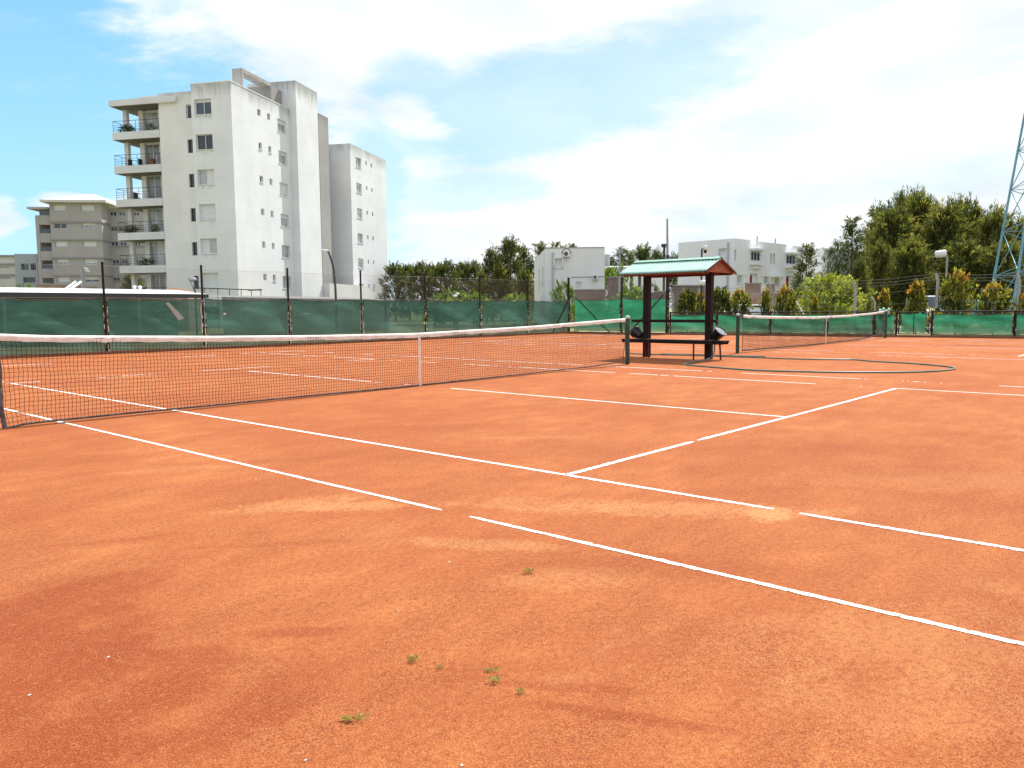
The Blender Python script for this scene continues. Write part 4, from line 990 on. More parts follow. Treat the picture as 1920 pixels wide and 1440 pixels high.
def terrace():
    D = 62; c = at((1375, 560), D); c[2] = 0; f = D/FPX; A2 = R(-4.5); U = np.array((math.cos(A2), math.sin(A2), 0)); N = np.array((U[1], -U[0], 0)); V = np.array((math.cos(R(84)), math.sin(R(84)), 0)); NL = np.array((-V[1], V[0], 0))
    root = thing('house', 'white two storey terrace of houses with red doors behind the shrubs', 'house', c, A2)
    def onface(px, py, O, U_):                                        # where that pixel meets the wall plane
        d = ray((px, py)); n = np.array((-U_[1], U_[0])); t = ((O-CAM)[:2]@n)/(d[:2]@n); p = CAM+d*t; return (p-O)[:2]@U_[:2], p[2]
    F = lambda x0, y0, x1, y1: (lambda a, b: (a[0], b[0], min(a[1], b[1]), max(a[1], b[1])))(onface(x0, y0, c, U), onface(x1, y1, c, U))
    FL = lambda x0, y0, x1, y1: (lambda a, b: (min(a[0], b[0]), max(a[0], b[0]), min(a[1], b[1]), max(a[1], b[1])))(onface(x0, y0, c, V), onface(x1, y1, c, V))
    zt = onface(1375, 446.7, c, U)[1]
    bays = [F(1407.5, 470, 1425, 491), F(1474, 477, 1491, 497)]; nar = [F(1377, 468, 1380.5, 488.5), F(1444, 475, 1447.5, 494.5), F(1449.5, 475.5, 1453, 495)]
    gw = [F(1382, 515, 1393, 531), F(1432.5, 518, 1442.5, 532), F(1453, 520, 1461, 534)]; tiny = [F(1396.5, 516, 1399, 521), F(1427.5, 517.5, 1429.5, 522), F(1465.5, 519.5, 1468, 524.5)]
    drs = [F(1406, 512.5, 1421, 536), F(1474, 517, 1490, 541)]; drs = [(a, b, 0, d) for a, b, _, d in drs]
    end = onface(1507, 470, c, U)[0]; q1 = [onface(p, 450, c, U)[0] for p in (1407, 1421.5, 1475, 1487)]
    m = MB(); facade(m, c, U, N, 0, end, 0, zt-.75, bays+nar+gw+tiny+drs, .22)
    for a, b, h in ((0, q1[0], 0), (q1[0], q1[1], -.35), (q1[1], q1[2], -.05), (q1[2], q1[3], -.4), (q1[3], end, -.1)): m.obox(c, U, N, a, b, zt-.75, zt+h, -.25, 0)
    ll = onface(1272, 454, c, V)[0]; wl = FL(1347, 466.5, 1362, 481)
    facade(m, c, V, NL, 0, ll, 0, zt, [wl], .22); e = c+V*ll; g = c+U*end; m.quad(g, g+V*10, g+V*10+ZL*zt, g+ZL*zt); m.quad(e, e+U*9, e+U*9+ZL*zt, e+ZL*zt)
    m.quad(c+ZL*(zt-.7), g+ZL*(zt-.7), g+V*ll+ZL*(zt-.7), e+ZL*(zt-.7)); m.build('wall', K['house2'], root)
    for h in bays:
        w = window(root, c, U, N, h, .05, mull=2, glass='glass_b', fw_=.09, sill=False)
        m = MB(); m.obox(c, U, N, h[0]-.15, h[1]+.25, h[3]+.02, h[3]+.16, 0, .55); m.obox(c, U, N, h[0]-.1, h[1]+.1, h[2]-.28, h[2]-.03, 0, .4); m.obox(c, U, N, h[0]+.2, h[1]-.2, h[2]-.55, h[2]-.28, 0, .22); m.build('hood', K['house2'], w)
        m = MB(); [m.tube([c+U*h[0]+ZL*(h[2]+z)+N*.05, c+U*h[1]+ZL*(h[2]+z)+N*.05], .02, 4) for z in (.25, .5)]; m.build('guard_rail', K['rail'], w)
    for h in nar: window(root, c, U, N, h, .22, mull=0, fw_=.06, sill=False)
    for h in gw: window(root, c, U, N, h, .22, mull=2, glass='glass_l', fw_=.07)
    for h in tiny: window(root, c, U, N, h, .22, mull=0, fw_=.05, sill=False)
    for h in drs:
        m = MB(); a, b = h[0], h[1]; m.obox(c, U, N, a+.12*(b-a), a+.48*(b-a), 0, h[3]-.15, -.2, -.14); d_ = m.build('door', K['red_door'], root)
        m = MB(); m.obox(c, U, N, a+.5*(b-a), b, 0, h[3]-.02, -.26, -.22); m.build('porch_wall', K['house2'], root)
        m = MB(); m.obox(c, U, N, a+.42*(b-a), a+.45*(b-a), 1.0, 1.1, -.14, -.1); m.build('handle', K['alu'], d_)
    window(root, c, V, NL, wl, .22, mull=0, glass='glass_l', shut=1, fw_=.08)
    m = MB(); a = onface(1366, 455, c, V)[0]; m.obox(c, V, NL, a-.06, a+.06, .5, zt-.25, .0, .1); m.build('drainpipe', K['drain'], root)
    m = MB()
    for p in (1421.8, 1456): q = onface(p, 450, c, U)[0]; m.tube([c+U*q+ZL*(zt-.4)-N*.1, c+U*q+ZL*(zt+.35)-N*.1], .05, 6)
    m.build('vent_pipe', K['galv'], root)
    m = MB(); a = onface(1445, 520, c, U); b = onface(1461, 519, c, U); m.obox(c, U, N, a[0], b[0], a[1]+.02, a[1]+.12, 0, .6); m.build('canopy', K['white'], root)
    # the next house of the row
    D3 = 74; c3 = at((1551, 560), D3); c3[2] = 0; r3 = thing('house', 'white flat roofed house partly behind the conifers, right of the red door terrace', 'house', c3, A2); z3 = hgt(464.5, 1551, D3)
    FF = lambda x0, y0, x1, y1: (lambda a, b: (min(a[0], b[0]), max(a[0], b[0]), min(a[1], b[1]), max(a[1], b[1])))(onface(x0, y0, c3, V), onface(x1, y1, c3, V))
    h = FF(1527, 485, 1532, 498); h3 = (1.2, 2.6, 3.6, 5.0)
    l3 = onface(1520, 466, c3, V)[0]
    m = MB(); facade(m, c3, V, NL, 0, l3, 0, z3, [h], .22); facade(m, c3, U, N, 0, 9, 0, z3, [h3], .22); m.quad(c3+U*9, c3+U*9+V*9, c3+U*9+V*9+ZL*z3, c3+U*9+ZL*z3); m.build('wall', K['house2'], r3)
    window(r3, c3, V, NL, h, .22, mull=0); window(r3, c3, U, N, h3, .22, mull=1)
terrace()

# ------------------------------------------------------------------ sheds behind the long fence
shd = thing('shed', 'long low shed with a bright white sheet roof behind the teal windscreen', 'shed', (-2, 27, 0))
m = MB(); ze, zr_ = 2.06, 2.46
m.add([(-16, 24, ze), (9.0, 24, ze-.02), (11.0, 31, zr_-.06), (-16, 31, zr_), (-16, 24, ze-.02), (9, 24, ze-.04), (11, 31, zr_-.1), (-16, 31, zr_-.05)], [(0, 1, 2, 3), (4, 7, 6, 5), (1, 5, 6, 2)]); m.build('roof', K['sheet_white'], shd)
m = MB(); m.box((-16, 23.94, ze-.2), (9.0, 24.0, ze-.03)); m.build('fascia', K['black'], shd)
m = MB(); m.box((-16, 30.6, 0), (10.8, 30.8, zr_-.16)); m.build('wall', K['concrete'], shd)
for x in (-14, -9, -4, 1, 6):
    m = MB(); m.tube([(x, 24.2, 0), (x, 24.2, ze-.05)], .06, 8); m.build('post', K['galv'], shd)
q = at((258, 546), 43); t = thing('roof_vent', 'white lumpy vent box standing on the white shed roof', 'roof vent', (q[0], q[1], q[2]-.1))
m = MB(); m.box((q[0]-.28, q[1]-.15, q[2]-.12), (q[0]+.36, q[1]+.15, q[2]+.06)); m.build('base', K['white'], t, bevel=.03)
for dx in (-.14, .12): m = MB(); m.lathe((q[0]+dx, q[1], q[2]+.06), [(.07, 0), (.07, .12), (.1, .14), (.1, .18), (0, .22)], 12); m.build('cowl', K['white'], t)
s2 = thing('shed', 'grey flat roofed shed right of the white roofed shed', 'shed', (17, 30, 0))
m = MB(); m.add([(11.3, 27, 1.98), (24, 29, 1.9), (24, 34, 2.15), (11.3, 33, 2.2)], [(0, 1, 2, 3)]); m.add([(11.3, 27, 1.8), (24, 29, 1.75), (24, 29, 1.895), (11.3, 27, 1.975)], [(0, 1, 2, 3)]); m.build('roof', K['sheet_grey'], s2)
m = MB(); m.add([(11.5, 27.3, 0), (23.8, 29.2, 0), (23.8, 29.2, 1.78), (11.5, 27.3, 1.85)], [(0, 1, 2, 3)]); m.build('wall', K['concrete'], s2)
for (a, b), lab in ((((113, 549), (142, 528)), 'white pipe leaning over the shed roof, left of two'), (((122, 549), (152, 528)), 'white pipe leaning over the shed roof, right of two')):
    m = MB(); m.tube([at(a, 40), at(b, 40.6)], .05, 8); tag(recentre(m.build('pipe', K['white'])), lab, 'pipe', 'white pipes on the shed roof')
a = at((302, 546), 58); b = at((352, 546), 58); t = thing('outbuilding', 'small building with low brown tiled roof below the white tower', 'building', ((a[0]+b[0])/2, (a[1]+b[1])/2, 0))
m = MB(); k_ = np.array((.6, .8, 0))*5; p0, p1, p2 = a, b, at((313, 537.5), 58); m.add([p0, p1, p2+k_*.3, p0+k_, p1+k_, p2+k_], [(0, 1, 2), (0, 2, 5, 3), (1, 4, 5, 2)]); m.build('roof', K['tile'], t)
m = MB(); g0, g1 = a.copy(), b.copy(); g0[2] = g1[2] = 0; m.quad(g0, g1, b-ZL*.02, a-ZL*.02); m.quad(g1, g1+k_, b+k_-ZL*.02, b-ZL*.02); m.build('wall', K['brick'], t)
t = thing('handrail', 'thin dark handrail along the ramp in front of the white tower', 'handrail', at((430, 560), 56)*np.array((1, 1, 0)))
m = MB(); P_ = [at(p, 56) for p in ((362, 539.5), (407, 541), (490, 544))]; m.tube(P_, .035, 5)
m.tube([at((465, 544), 56), at((491, 543), 56)], .05, 5); m.build('top_rail', K['rail'], t)
for p in (383, 408, 430, 452, 471, 489): m = MB(); q = at((p, 541+(p-407)*.036), 56); m.tube([q, (q[0], q[1], .02)], .025, 5); m.build('baluster', K['rail'], t)


# ------------------------------------------------------------------ lamps, poles, pylon
def mush(px, py, D, w, label, bend=0, white=False):
    h = at((px, py), D); r = w*D/FPX/2; base = at((px+bend, py+20), D)
    root = thing('park_lamp', label, 'street lamp', (base[0], base[1], 0), 0, 'mushroom topped park lamps')
    off = np.array((base[0]-h[0], base[1]-h[1], 0))
    m = MB(); m.tube([(base[0], base[1], 0), (base[0], base[1], h[2]-.55), h+off*.4-ZL*.42], .045, 8); m.build('pole', K['rail'], root)
    m = MB()
    for s in (-1, 1): q = h+off*.4-ZL*.42; m.tube([q, h+np.array((s*r*.55*RX[0], s*r*.55*RX[1], -.06))], .016, 5)
    m.build('bracket', K['rail'], root)
    m = MB(); m.lathe(h, [(r*.95, -r*.18), (r, -.05*r), (r*.9, r*.25), (r*.55, r*.45), (0, r*.52)], 18); m.build('shade', K['lampglass'] if white else K['lampcap'], root)
    m = MB(); m.lathe(h, [(0, -r*.6), (r*.4, -r*.5), (r*.85, -r*.2)], 18); m.build('bulb_bowl', K['frame_d'] if not white else K['white'], root)
mush(360, 524, 40, 16, 'domed park lamp on a bent pole against the white tower', 6)
mush(722.5, 533, 44, 12, 'domed park lamp right of the twin white block', -.5)
mush(820, 543.5, 46, 10, 'round grey park lamp before the dark trees', -6)
mush(853, 555, 44, 9, 'white park lamp before the yellow bush, lower of two', 1, True); mush(857.5, 551, 47, 8, 'white park lamp before the yellow bush, upper of two', 0, True)
t = thing('street_lamp', 'tall black street lamp with curved arm in front of the service tower', 'street lamp', at((630, 560), 46)*np.array((1, 1, 0)))
q = at((630, 560), 46); m = MB(); P_ = catmull([(q[0], q[1], 0), at((629.5, 556), 46), at((628, 530), 46), at((624.5, 500), 46), at((618, 478), 46), at((615, 471.5), 46)], 6); m.tube(P_, [.075-.03*i/len(P_) for i in range(len(P_))], 8); m.build('pole', K['rail'], t)
m = MB(); a = at((616, 471), 46); b = at((603, 469), 46.3); m.tube([a, a*.6+b*.4, b], [.05, .09, .05], 8); m.build('lamp_head', K['lampglass'], t)
t = thing('street_lamp', 'grey square lamp post with white heads before the tan block', 'street lamp', at((155, 560), 52)*np.array((1, 1, 0)))
q = at((155, 502), 52); m = MB(); m.box((q[0]-.1, q[1]-.1, 0), (q[0]+.1, q[1]+.1, q[2])); m.build('pole', K['galv'], t)
for (a, b) in (((157, 503), (165, 504.5)), ((157, 507), (168, 509))): m = MB(); m.tube([at(a, 52), at(b, 51.6)], .05, 6); m.build('lamp_head', K['lampglass'], t)
t = thing('utility_pole', 'tall thin pale utility pole rising behind the shelter roof', 'pole', at((1251, 560), 46)*np.array((1, 1, 0)))
q = at((1251.5, 575), 46); z = hgt(410, 1249, 46); m = MB(); m.tube([(q[0], q[1], 0), (q[0]-.03, q[1], z*.55), (q[0]-.06, q[1]+.04, z)], [.10, .075, .05], 10); m.build('pole_shaft', K['galv'], t); m = MB(); m.lathe((q[0]-.03, q[1], z*.66), [(.08, -.1), (.09, 0), (.08, .1)], 10); m.build('collar', K['rail'], t)
for px, py, D, r, lab, k in ((1162, 470, 52, .075, 'dark grey pole with a square cap left of the shelter', 'galv'), (1245.5, 459, 60, .09, 'thick dark pole just left of the tall pale pole', 'rail')):
    t = thing('pole', lab, 'pole', at((px, 560), D)*np.array((1, 1, 0))); q = at((px, py), D)
    m = MB(); m.tube([(q[0], q[1], 0), q], r, 10); m.build('pole_shaft', K[k], t); m = MB(); m.box((q[0]-r*1.8, q[1]-r*1.8, q[2]-.18), (q[0]+r*1.8, q[1]+r*1.8, q[2]+.06)); m.build('cap', K[k], t)
t = thing('security_camera', 'security camera on a black pole against the white terrace', 'security camera', at((1317, 560), 42)*np.array((1, 1, 0)))
q = at((1316, 467), 42); m = MB(); m.tube([(q[0], q[1], 0), (q[0], q[1], q[2]), at((1321, 465.5), 42)], .045, 8); m.build('pole', K['black'], t)
m = MB(); q = at((1322.5, 464), 42); m.lathe(q, [(0, .12), (.08, .1), (.1, .02), (.095, -.12), (0, -.13)], 14); m.build('camera_housing', K['white'], t)
m = MB(); m.lathe(q-ZL*.13, [(.08, 0), (.085, -.08), (.05, -.15), (0, -.17)], 14); m.build('camera_dome', K['black'], t)
m = MB(); q = at((1317.5, 530), 42); m.lathe(q, [(0, .14), (.16, .12), (.19, 0), (.16, -.1), (0, -.12)], 14); m.build('junction_box', K['white'], t)
for px, lab in ((1206.5, 'white meter box on the brick wall, left one'), (1221, 'white meter box on the brick wall, right one')):
    q = at((px, 543), 56); t = thing('meter_box', lab, 'meter box', (q[0], q[1], q[2]-.2), 0, 'white meter boxes'); m = MB(); m.box((q[0]-.14, q[1]-.14, q[2]-.2), (q[0]+.14, q[1]+.14, q[2]+.22)); m.build('box_body', K['white'], t); m = MB(); m.box((q[0]-.17, q[1]-.17, q[2]+.22), (q[0]+.17, q[1]+.17, q[2]+.27)); m.build('lid', K['lampcap'], t)
t = thing('floodlight', 'white oblong floodlight on a thin pole in front of the big trees', 'floodlight', at((1776, 560), 50)*np.array((1, 1, 0)))
q = at((1776, 480), 50); m = MB(); m.tube([(q[0], q[1], 0), q], .05, 8); m.build('pole', K['galv'], t)
a, b = at((1753, 477.5), 50), at((1775, 474.5), 50); m = MB(); m.tube([a, a*.9+b*.1, a*.1+b*.9, b], [.14, .2, .2, .12], 12); m.build('lamp_housing', K['white'], t)
m = MB(); m.lathe(a, [(0, .03), (.1, .02), (.15, -.02)], 12, 0, a-b); m.build('lamp_glass', K['frame_d'], t)


def pylon():
    D = 63; f = D/FPX; cen = at((2010, 575), D); cen[2] = 0; th_ = R(20)
    root = thing('lattice_pylon', 'tall blue grey lattice pylon cut by the right edge of the photo', 'pylon', cen, th_)
    E1 = np.array((math.cos(th_), math.sin(th_), 0)); E2 = np.array((-E1[1], E1[0], 0))
    H_ = 46.; hw = lambda z: 4.15-(4.15-.55)*min(z, 34)/34
    P = lambda i, z: cen+E1*hw(z)*(1, 1, -1, -1)[i]+E2*hw(z)*(1, -1, -1, 1)[i]+ZL*z
    legs = MB()
    for i in range(4): legs.tube([P(i, 0), P(i, 12), P(i, 34), P(i, H_)], [.09, .08, .06, .045], 5)
    legs.build('leg', K['blue_steel'], root); br = MB(); zs = [0]
    while zs[-1] < H_-1.2: zs.append(zs[-1]+max(1.3, hw(zs[-1])*.8))
    for a, b in zip(zs[:-1], zs[1:]):
        for i in range(4):
            j = (i+1) % 4; br.tube([P(i, a), P(j, b)], .03, 4); br.tube([P(j, a), P(i, b)], .03, 4); br.tube([P(i, b), P(j, b)], .028, 4)
    br.build('bracing', K['blue_steel'], root)
    for z in (37, 41, 45): m = MB(); [m.tube([cen+ZL*z-E2*5, cen+ZL*(z+s)+E2*0, cen+ZL*z+E2*5], .06, 4) for s in (0, .9)]; m.build('cross_arm', K['blue_steel'], root)
pylon()

# ------------------------------------------------------------------ old perimeter fence, cars
pf = thing('perimeter_fence', 'old perimeter fence of bent concrete posts and barbed wire behind the shrubs', 'fence', at((1600, 600), 44)*np.array((1, 1, 0)))
tops = []
for px, bend, py, D in ((1262.5, -4, 545, 46), (1313, -2, 541, 46), (1447, -3.5, 534, 46), (1604, -5, 527, 44), (1759, -4, 512, 41), (1911, -3, 513, 41), (2050, -3, 510, 41)):
    q = at((px, py+14), D); tp = at((px+bend, py), D); m = MB()
    m.tube([(q[0], q[1], 0), q, tp], [.085, .075, .06], 6, smooth=False); m.build('post', K['concrete'], pf); tops.append((q, tp))
m = MB()
for (q0, t0), (q1, t1) in zip(tops[:-1], tops[1:]):
    for s in (.15, .55, .95): m.tube([q0+(t0-q0)*s, (q0+(t0-q0)*s+q1+(t1-q1)*s)/2-ZL*.06, q1+(t1-q1)*s], .012, 4)
    for s in (.35, .6, .85): m.tube([q0*np.array((1, 1, s)), q1*np.array((1, 1, s))], .01, 4)
m.build('barbed_wire', K['cable'], pf)
a = at((1490, 560), 48); b = at((1507, 590), 46.5); m = MB(); m.tube([a, b], .05, 6); tag(recentre(m.build('stay_post', K['concrete'])), 'pale slanting stay post between two shrubs', 'post')
a = at((1641, 557), 60); m = MB(); m.tube([(a[0], a[1], 0), a-ZL*.35, a-ZL*.0+RX*-.25], .07, 6); tag(recentre(m.build('concrete_post', K['concrete'])), 'lone short bent concrete post right of the yellow green bush', 'post')
fs_ = thing('windscreen_fence', 'pale grey green screened fence across the road below the big trees', 'fence', at((1790, 600), 66)*np.array((1, 1, 0)))
a, b = at((1700, 561), 68), at((1990, 559), 66)
for i in range(7):
    q0, q1 = a+(b-a)*i/7, a+(b-a)*(i+1)/7; mm, hem = cloth(q0[:2], q1[:2], .1, q0[2], .05, 'far%d' % i, .05, 10, 5); mm.build('windscreen', K['scr_far'], fs_)
    m = MB(); m.tube([(q0[0], q0[1], 0), q0+ZL*.1], .05, 6); m.build('post', K['concrete'], fs_)


def car(px, D, rz, label, paint, van=False, name='car'):
    c = at((px, 600), D); c[2] = 0
    root = thing('parked_'+name, label, name, c, rz, 'vehicles parked along the road')
    prof = [(-2.05, .35), (-2.1, .75), (-1.35, .92), (-.75, 1.42), (.9, 1.45), (1.6, 1.0), (2.05, .92), (2.1, .4)] if not van else [(-2.3, .35), (-2.35, .95), (-1.75, 1.1), (-1.25, 1.9), (2.1, 1.98), (2.3, 1.8), (2.35, .4)]
    m = MB(); n = len(prof); w = .82; vs = [(x, s*w*(.86 if z > 1.1 else 1), z) for s in (-1, 1) for x, z in prof]
    m.add(vs, [tuple(range(n)), tuple(range(2*n-1, n-1, -1))]+[(i, n+i, n+i+1, i+1) for i in range(n-1)]+[(n-1, 2*n-1, n, 0)]); m.build('body', K[paint], root, local=True, bevel=.05)
    for s in (-1, 1):
        g = [(-1.2, .98), (-.72, 1.36), (.85, 1.39), (1.35, 1.02)] if not van else [(-1.65, 1.18), (-1.2, 1.78), (-.2, 1.8), (-.2, 1.18)]
        m = MB(); p = [(x, s*(w*.9+.012), z) for x, z in g]; p2 = [(x, s*(w*.9-.03), z) for x, z in g]; m.add(p+p2, [(0, 1, 2, 3), (4, 7, 6, 5), (0, 4, 5, 1), (1, 5, 6, 2), (2, 6, 7, 3), (3, 7, 4, 0)]); m.build('side_window', K['glass'], root, local=True)
    i = 2; p = prof[i], prof[i+1]; m = MB(); m.add([(p[0][0]-.03, -.62, p[0][1]+.05), (p[0][0]-.03, .62, p[0][1]+.05), (p[1][0]-.03, .6, p[1][1]-.04), (p[1][0]-.03, -.6, p[1][1]-.04)], [(0, 1, 2, 3)]); m.build('windscreen_glass', K['glass_b'], root, local=True)
    for x in (-1.3, 1.35):
        for s in (-1, 1):
            m = MB(); m.lathe((x, s*.74, .31), [(0, -.1), (.3, -.1), (.32, 0), (.3, .1), (0, .1)], 16, 0, (0, 1, 0)); wh = m.build('wheel', K['tyre'], root, local=True)
            m = MB(); m.lathe((x, s*.85, .31), [(0, .0), (.17, 0), (.19, -.02)], 14, 0, (0, s, 0)); m.build('rim', K['alu'], wh, local=True)
    for s in (-.6, .6): m = MB(); m.box((prof[1][0]-.03, s-.16, .66), (prof[1][0]+.1, s+.16, .78)); m.build('headlight', K['lampglass'], root, local=True)
car(1409, 52, R(130), 'white car showing between the orange tipped shrubs near the shelter', 'car_w')
car(1742, 60, R(22), 'white van parked behind the conical orange shrub by the gate', 'car_w', True, 'van')
car(1902, 56, R(85), 'silver blue car at the right edge behind the last shrub', 'car_b')

# ------------------------------------------------------------------ trees and shrubs
def plumes(name, mats, n, h, rad, lp, k, leaf, asp, seed, z0=.08, spread=.35, upb=.9, mi_fn=None, shell=.35, gaps=0., lead=0):
    """a crown of feathery sprays: each spray a curved axis of many thin leaves.  rad(t) is the crown's radius at height fraction t"""
    rs = np.random.RandomState(seed); P = []; Dv = []; T = []; MI = []
    ph = rs.rand(6)*6.28
    while len(T) < n*k:
        t = z0+(1-z0)*rs.rand()**.85; a = rs.rand()*2*math.pi
        lump = 1+.28*math.sin(a*3+ph[0]+t*9)+.2*math.sin(a*5+ph[1]-t*14)+.22*math.sin(t*23+ph[2]+a)
        if gaps and math.sin(a*2+ph[3]+t*17)+math.sin(a*3-t*11+ph[4]) > 2-gaps*2: continue
        r = rad(t)*lump*(shell+(1-shell)*rs.rand()**.6)
        base = np.array((math.cos(a)*r, math.sin(a)*r, t*h)); out = np.array((math.cos(a), math.sin(a), 0))
        d = out*rs.uniform(.35, 1.)+np.array((0, 0, upb*rs.uniform(.5, 1.3)))+rs.normal(size=3)*.25; d /= np.linalg.norm(d)
        ln = lp*rs.uniform(.55, 1.35)*(1 if t < .85 else .8); tone = np.clip(rs.normal(.5, .34), 0, 1)
        s = rs.rand(k); q = base+d*(s*ln)[:, None]+rs.normal(size=(k, 3))*(lp*.11)*(1-.6*s)[:, None]-np.array((0, 0, 1))*(s**2*ln*.12)[:, None]
        P.append(q); Dv.append(np.repeat(d[None], k, 0)); T += [tone]*k
        MI += [mi_fn(t, r/(rad(t)+1e-6), rs) if mi_fn else 0]*k
    for i in range(lead):                               # upright leading shoots that break the outline
        t = rs.uniform(.55, .97); a = rs.rand()*6.28; r = rad(t)*rs.uniform(.1, .95); ln = lp*rs.uniform(.8, 1.5); m_ = int(k*1.3); tone = np.clip(rs.normal(.4, .25), 0, 1)
        d = np.array((math.cos(a)*.12, math.sin(a)*.12, 1)); s = rs.rand(m_)
        q = np.array((math.cos(a)*r, math.sin(a)*r, t*h))+d*(s*ln)[:, None]+rs.normal(size=(m_, 3))*(lp*.13)*(1-.85*s)[:, None]
        P.append(q); Dv.append(np.repeat((d*.7+rs.normal(size=3)*.2)[None], m_, 0)); T += [tone]*m_; MI += [0]*m_
    return leafquads(np.concatenate(P), np.concatenate(Dv), leaf, rs, mats, name, None, np.array(T), MI if mi_fn else None, asp, spread)


def trunk(h, r, seed, limbs=10, lean=.0, lz=(.15, .9), ll=.25):
    rs = random.Random(seed); m = MB(); P_ = [(lean*h*(k/8)**2+rs.gauss(0, .01*h*.4), rs.gauss(0, .01*h*.4), h*k/8) for k in range(9)]
    m.tube(P_, [r*(1-.9*k/8) for k in range(9)], 8)
    for i in range(limbs):
        t = rs.uniform(*lz); a = rs.random()*6.28; b = np.array(P_[int(t*8)]); L_ = h*ll*(1.15-t)*rs.uniform(.6, 1.2)
        m.tube([b, b+np.array((math.cos(a)*L_*.5, math.sin(a)*L_*.5, L_*.35)), b+np.array((math.cos(a)*L_*.8, math.sin(a)*L_*.8, L_*.95))], [r*.4*(1-t), r*.25*(1-t), .01], 5, caps=False)
    return m


TYPES = {}
def ttype(key, crown, tm):
    root = thing('tree', 'x', 'tree'); crown.name = 'crown'; crown.parent = root; co = np.empty(len(crown.data.vertices)*3); crown.data.vertices.foreach_get('co', co); ztop_ = float(np.percentile(co[2::3], 99.93)); o = tm.build('trunk', K['bark'], root, local=True); TYPES[key] = [root, False, ztop_]
    return root
cone = lambda w, p=.8: (lambda t: w*max(.0, (1-t))**p*min(1, .45+t*3))
egg = lambda w, m_=.4: (lambda t: w*math.sqrt(max(0., 1-((t-m_)/(1-m_ if t > m_ else m_+.12))**2)))
# crowns are modelled 10 m tall and scaled when planted
for s in range(3):
    ttype('hedge%d' % s, plumes('crown', L['casu'], 560, 9.2, (lambda t: 2.9*min(1, .6+2*t)*max(0, 1-t)**.8+.12), 1.9, 36, .40, .18, 11+s, .03, .26, 1.0, lead=34), trunk(9.4, .3, s, 14))
for s in range(2):
    ttype('casu%d' % s, plumes('crown', L['dark'], 330, 9.3, lambda t: 2.1*(1-t)**.7*min(1, .5+2*t)+.25, 1.5, 26, .36, .2, 31+s, .12, .3, 1.2, gaps=.4, lead=26), trunk(9.8, .22, 40+s, 22, ll=.3))
    ttype('cypress%d' % s, plumes('crown', L['dark'], 330, 9.4, egg(2.4, .4), 1.5, 26, .4, .22, 51+s, .03, .3, 1.3, lead=30), trunk(9.6, .22, 60+s, 8))
    ttype('spire%d' % s, plumes('crown', L['dark'], 230, 9.9, lambda t: cone(1.5, 1.0)(t)+.1, 1.0, 22, .3, .22, 71+s, .1, .35, .8, gaps=.25, lead=8), trunk(10, .16, 80+s, 10, ll=.12))
ttype('sparse', plumes('crown', L['mid'], 170, 9.7, lambda t: 1.7*(1-t)**1.1+.15, 1.3, 20, .3, .18, 91, .15, .3, 1.3, gaps=.6), trunk(10, .14, 92, 18, ll=.22))
def blobcrown(mat_, seed, n, leaf): return plumes('crown', mat_, n, 9.3, egg(5.2, .5), 1.9, 16, leaf, .5, seed, .04, .8, .5)
ttype('round', blobcrown(L['fresh'], 101, 210, .75), trunk(8, .3, 102, 10, ll=.4))


def plant(key, px, py_top, D, label, group, wscale=1., rz=None, sink=0):
    """stand a tree of that kind at distance D under the image column px, as tall as the photo shows it"""
    proto = TYPES[key]; r = proto[0]
    if proto[1]: r = copy_tree(proto[0])
    proto[1] = True
    b = at((px, 580), D); h = (hgt(py_top, px, D)+sink)/proto[2]
    r.location = (float(b[0]), float(b[1]), -sink); r.scale = (h*wscale, h*wscale, h); r.rotation_euler = (0, 0, random.random()*6.28 if rz is None else rz)
    tag(r, label, 'tree', group); return r


GH = 'tall feathery trees at the right'
for i, (k, px, py, D, w, lab) in enumerate([
        ('hedge0', 1668, 376, 78, 1.0, 'big feathery olive tree at the left end of the tall row'), ('hedge1', 1716, 356, 82, .8, 'tallest feathery olive tree of the row, behind the floodlight pole'),
        ('hedge2', 1768, 374, 78, 1.0, 'broad feathery olive tree directly behind the floodlight'), ('hedge0', 1815, 374, 80, .8, 'feathery olive tree just right of the floodlight'),
        ('hedge1', 1862, 386, 77, .85, 'feathery olive tree beside the left leg of the pylon'), ('hedge2', 1912, 402, 79, .9, 'feathery olive tree behind the pylon at the right edge'),
        ('hedge0', 1970, 392, 78, 1.0, 'feathery olive tree at the far right edge of the row'), ('casu0', 1644, 378, 84, .85, 'darker spiky tree at the left shoulder of the tall row'),
        ('casu1', 1692, 352, 90, .9, 'dark spiky top poking out between the first two big olive trees'), ('casu0', 1792, 364, 90, .9, 'dark spiky top behind the broad olive tree'), ('hedge1', 1646, 450, 70, .75, 'lower dark feathery tree in front of the row, at its left foot'),
        ('hedge2', 1700, 440, 72, 1.2, 'lower feathery olive tree in front of the row, left of the floodlight'), ('hedge0', 1800, 440, 73, 1.3, 'lower feathery olive tree in front of the row, right of the floodlight'), ('hedge1', 1880, 450, 73, 1.3, 'lower feathery olive tree at the foot of the pylon')]):
    plant(k, px, py, D, lab, GH, w)
GC = 'slim conifers before the white terrace'
for k, px, py, D, w, lab in [('spire0', 1510, 455, 60, 1.35, 'slim dark conifer in front of the terrace, left of the yellow green bush'), ('sparse', 1549, 462, 62, .9, 'thin see-through conifer against the last white house'),
                             ('sparse', 1572, 446, 64, 1.0, 'thin conifer right of the last white house'), ('spire1', 1594, 405, 66, 1.0, 'tall wispy conifer with a long bare tip, left of the big trees'), ('hedge2', 1612, 480, 64, .6, 'bright green feathery tree at the foot of the wispy conifer'), ('spire1', 1494, 512, 62, 1.0, 'short dark conifer hiding the second red door')]:
    plant(k, px, py, D, lab, GC, w)
GL = 'dark trees between the white block and the small house'
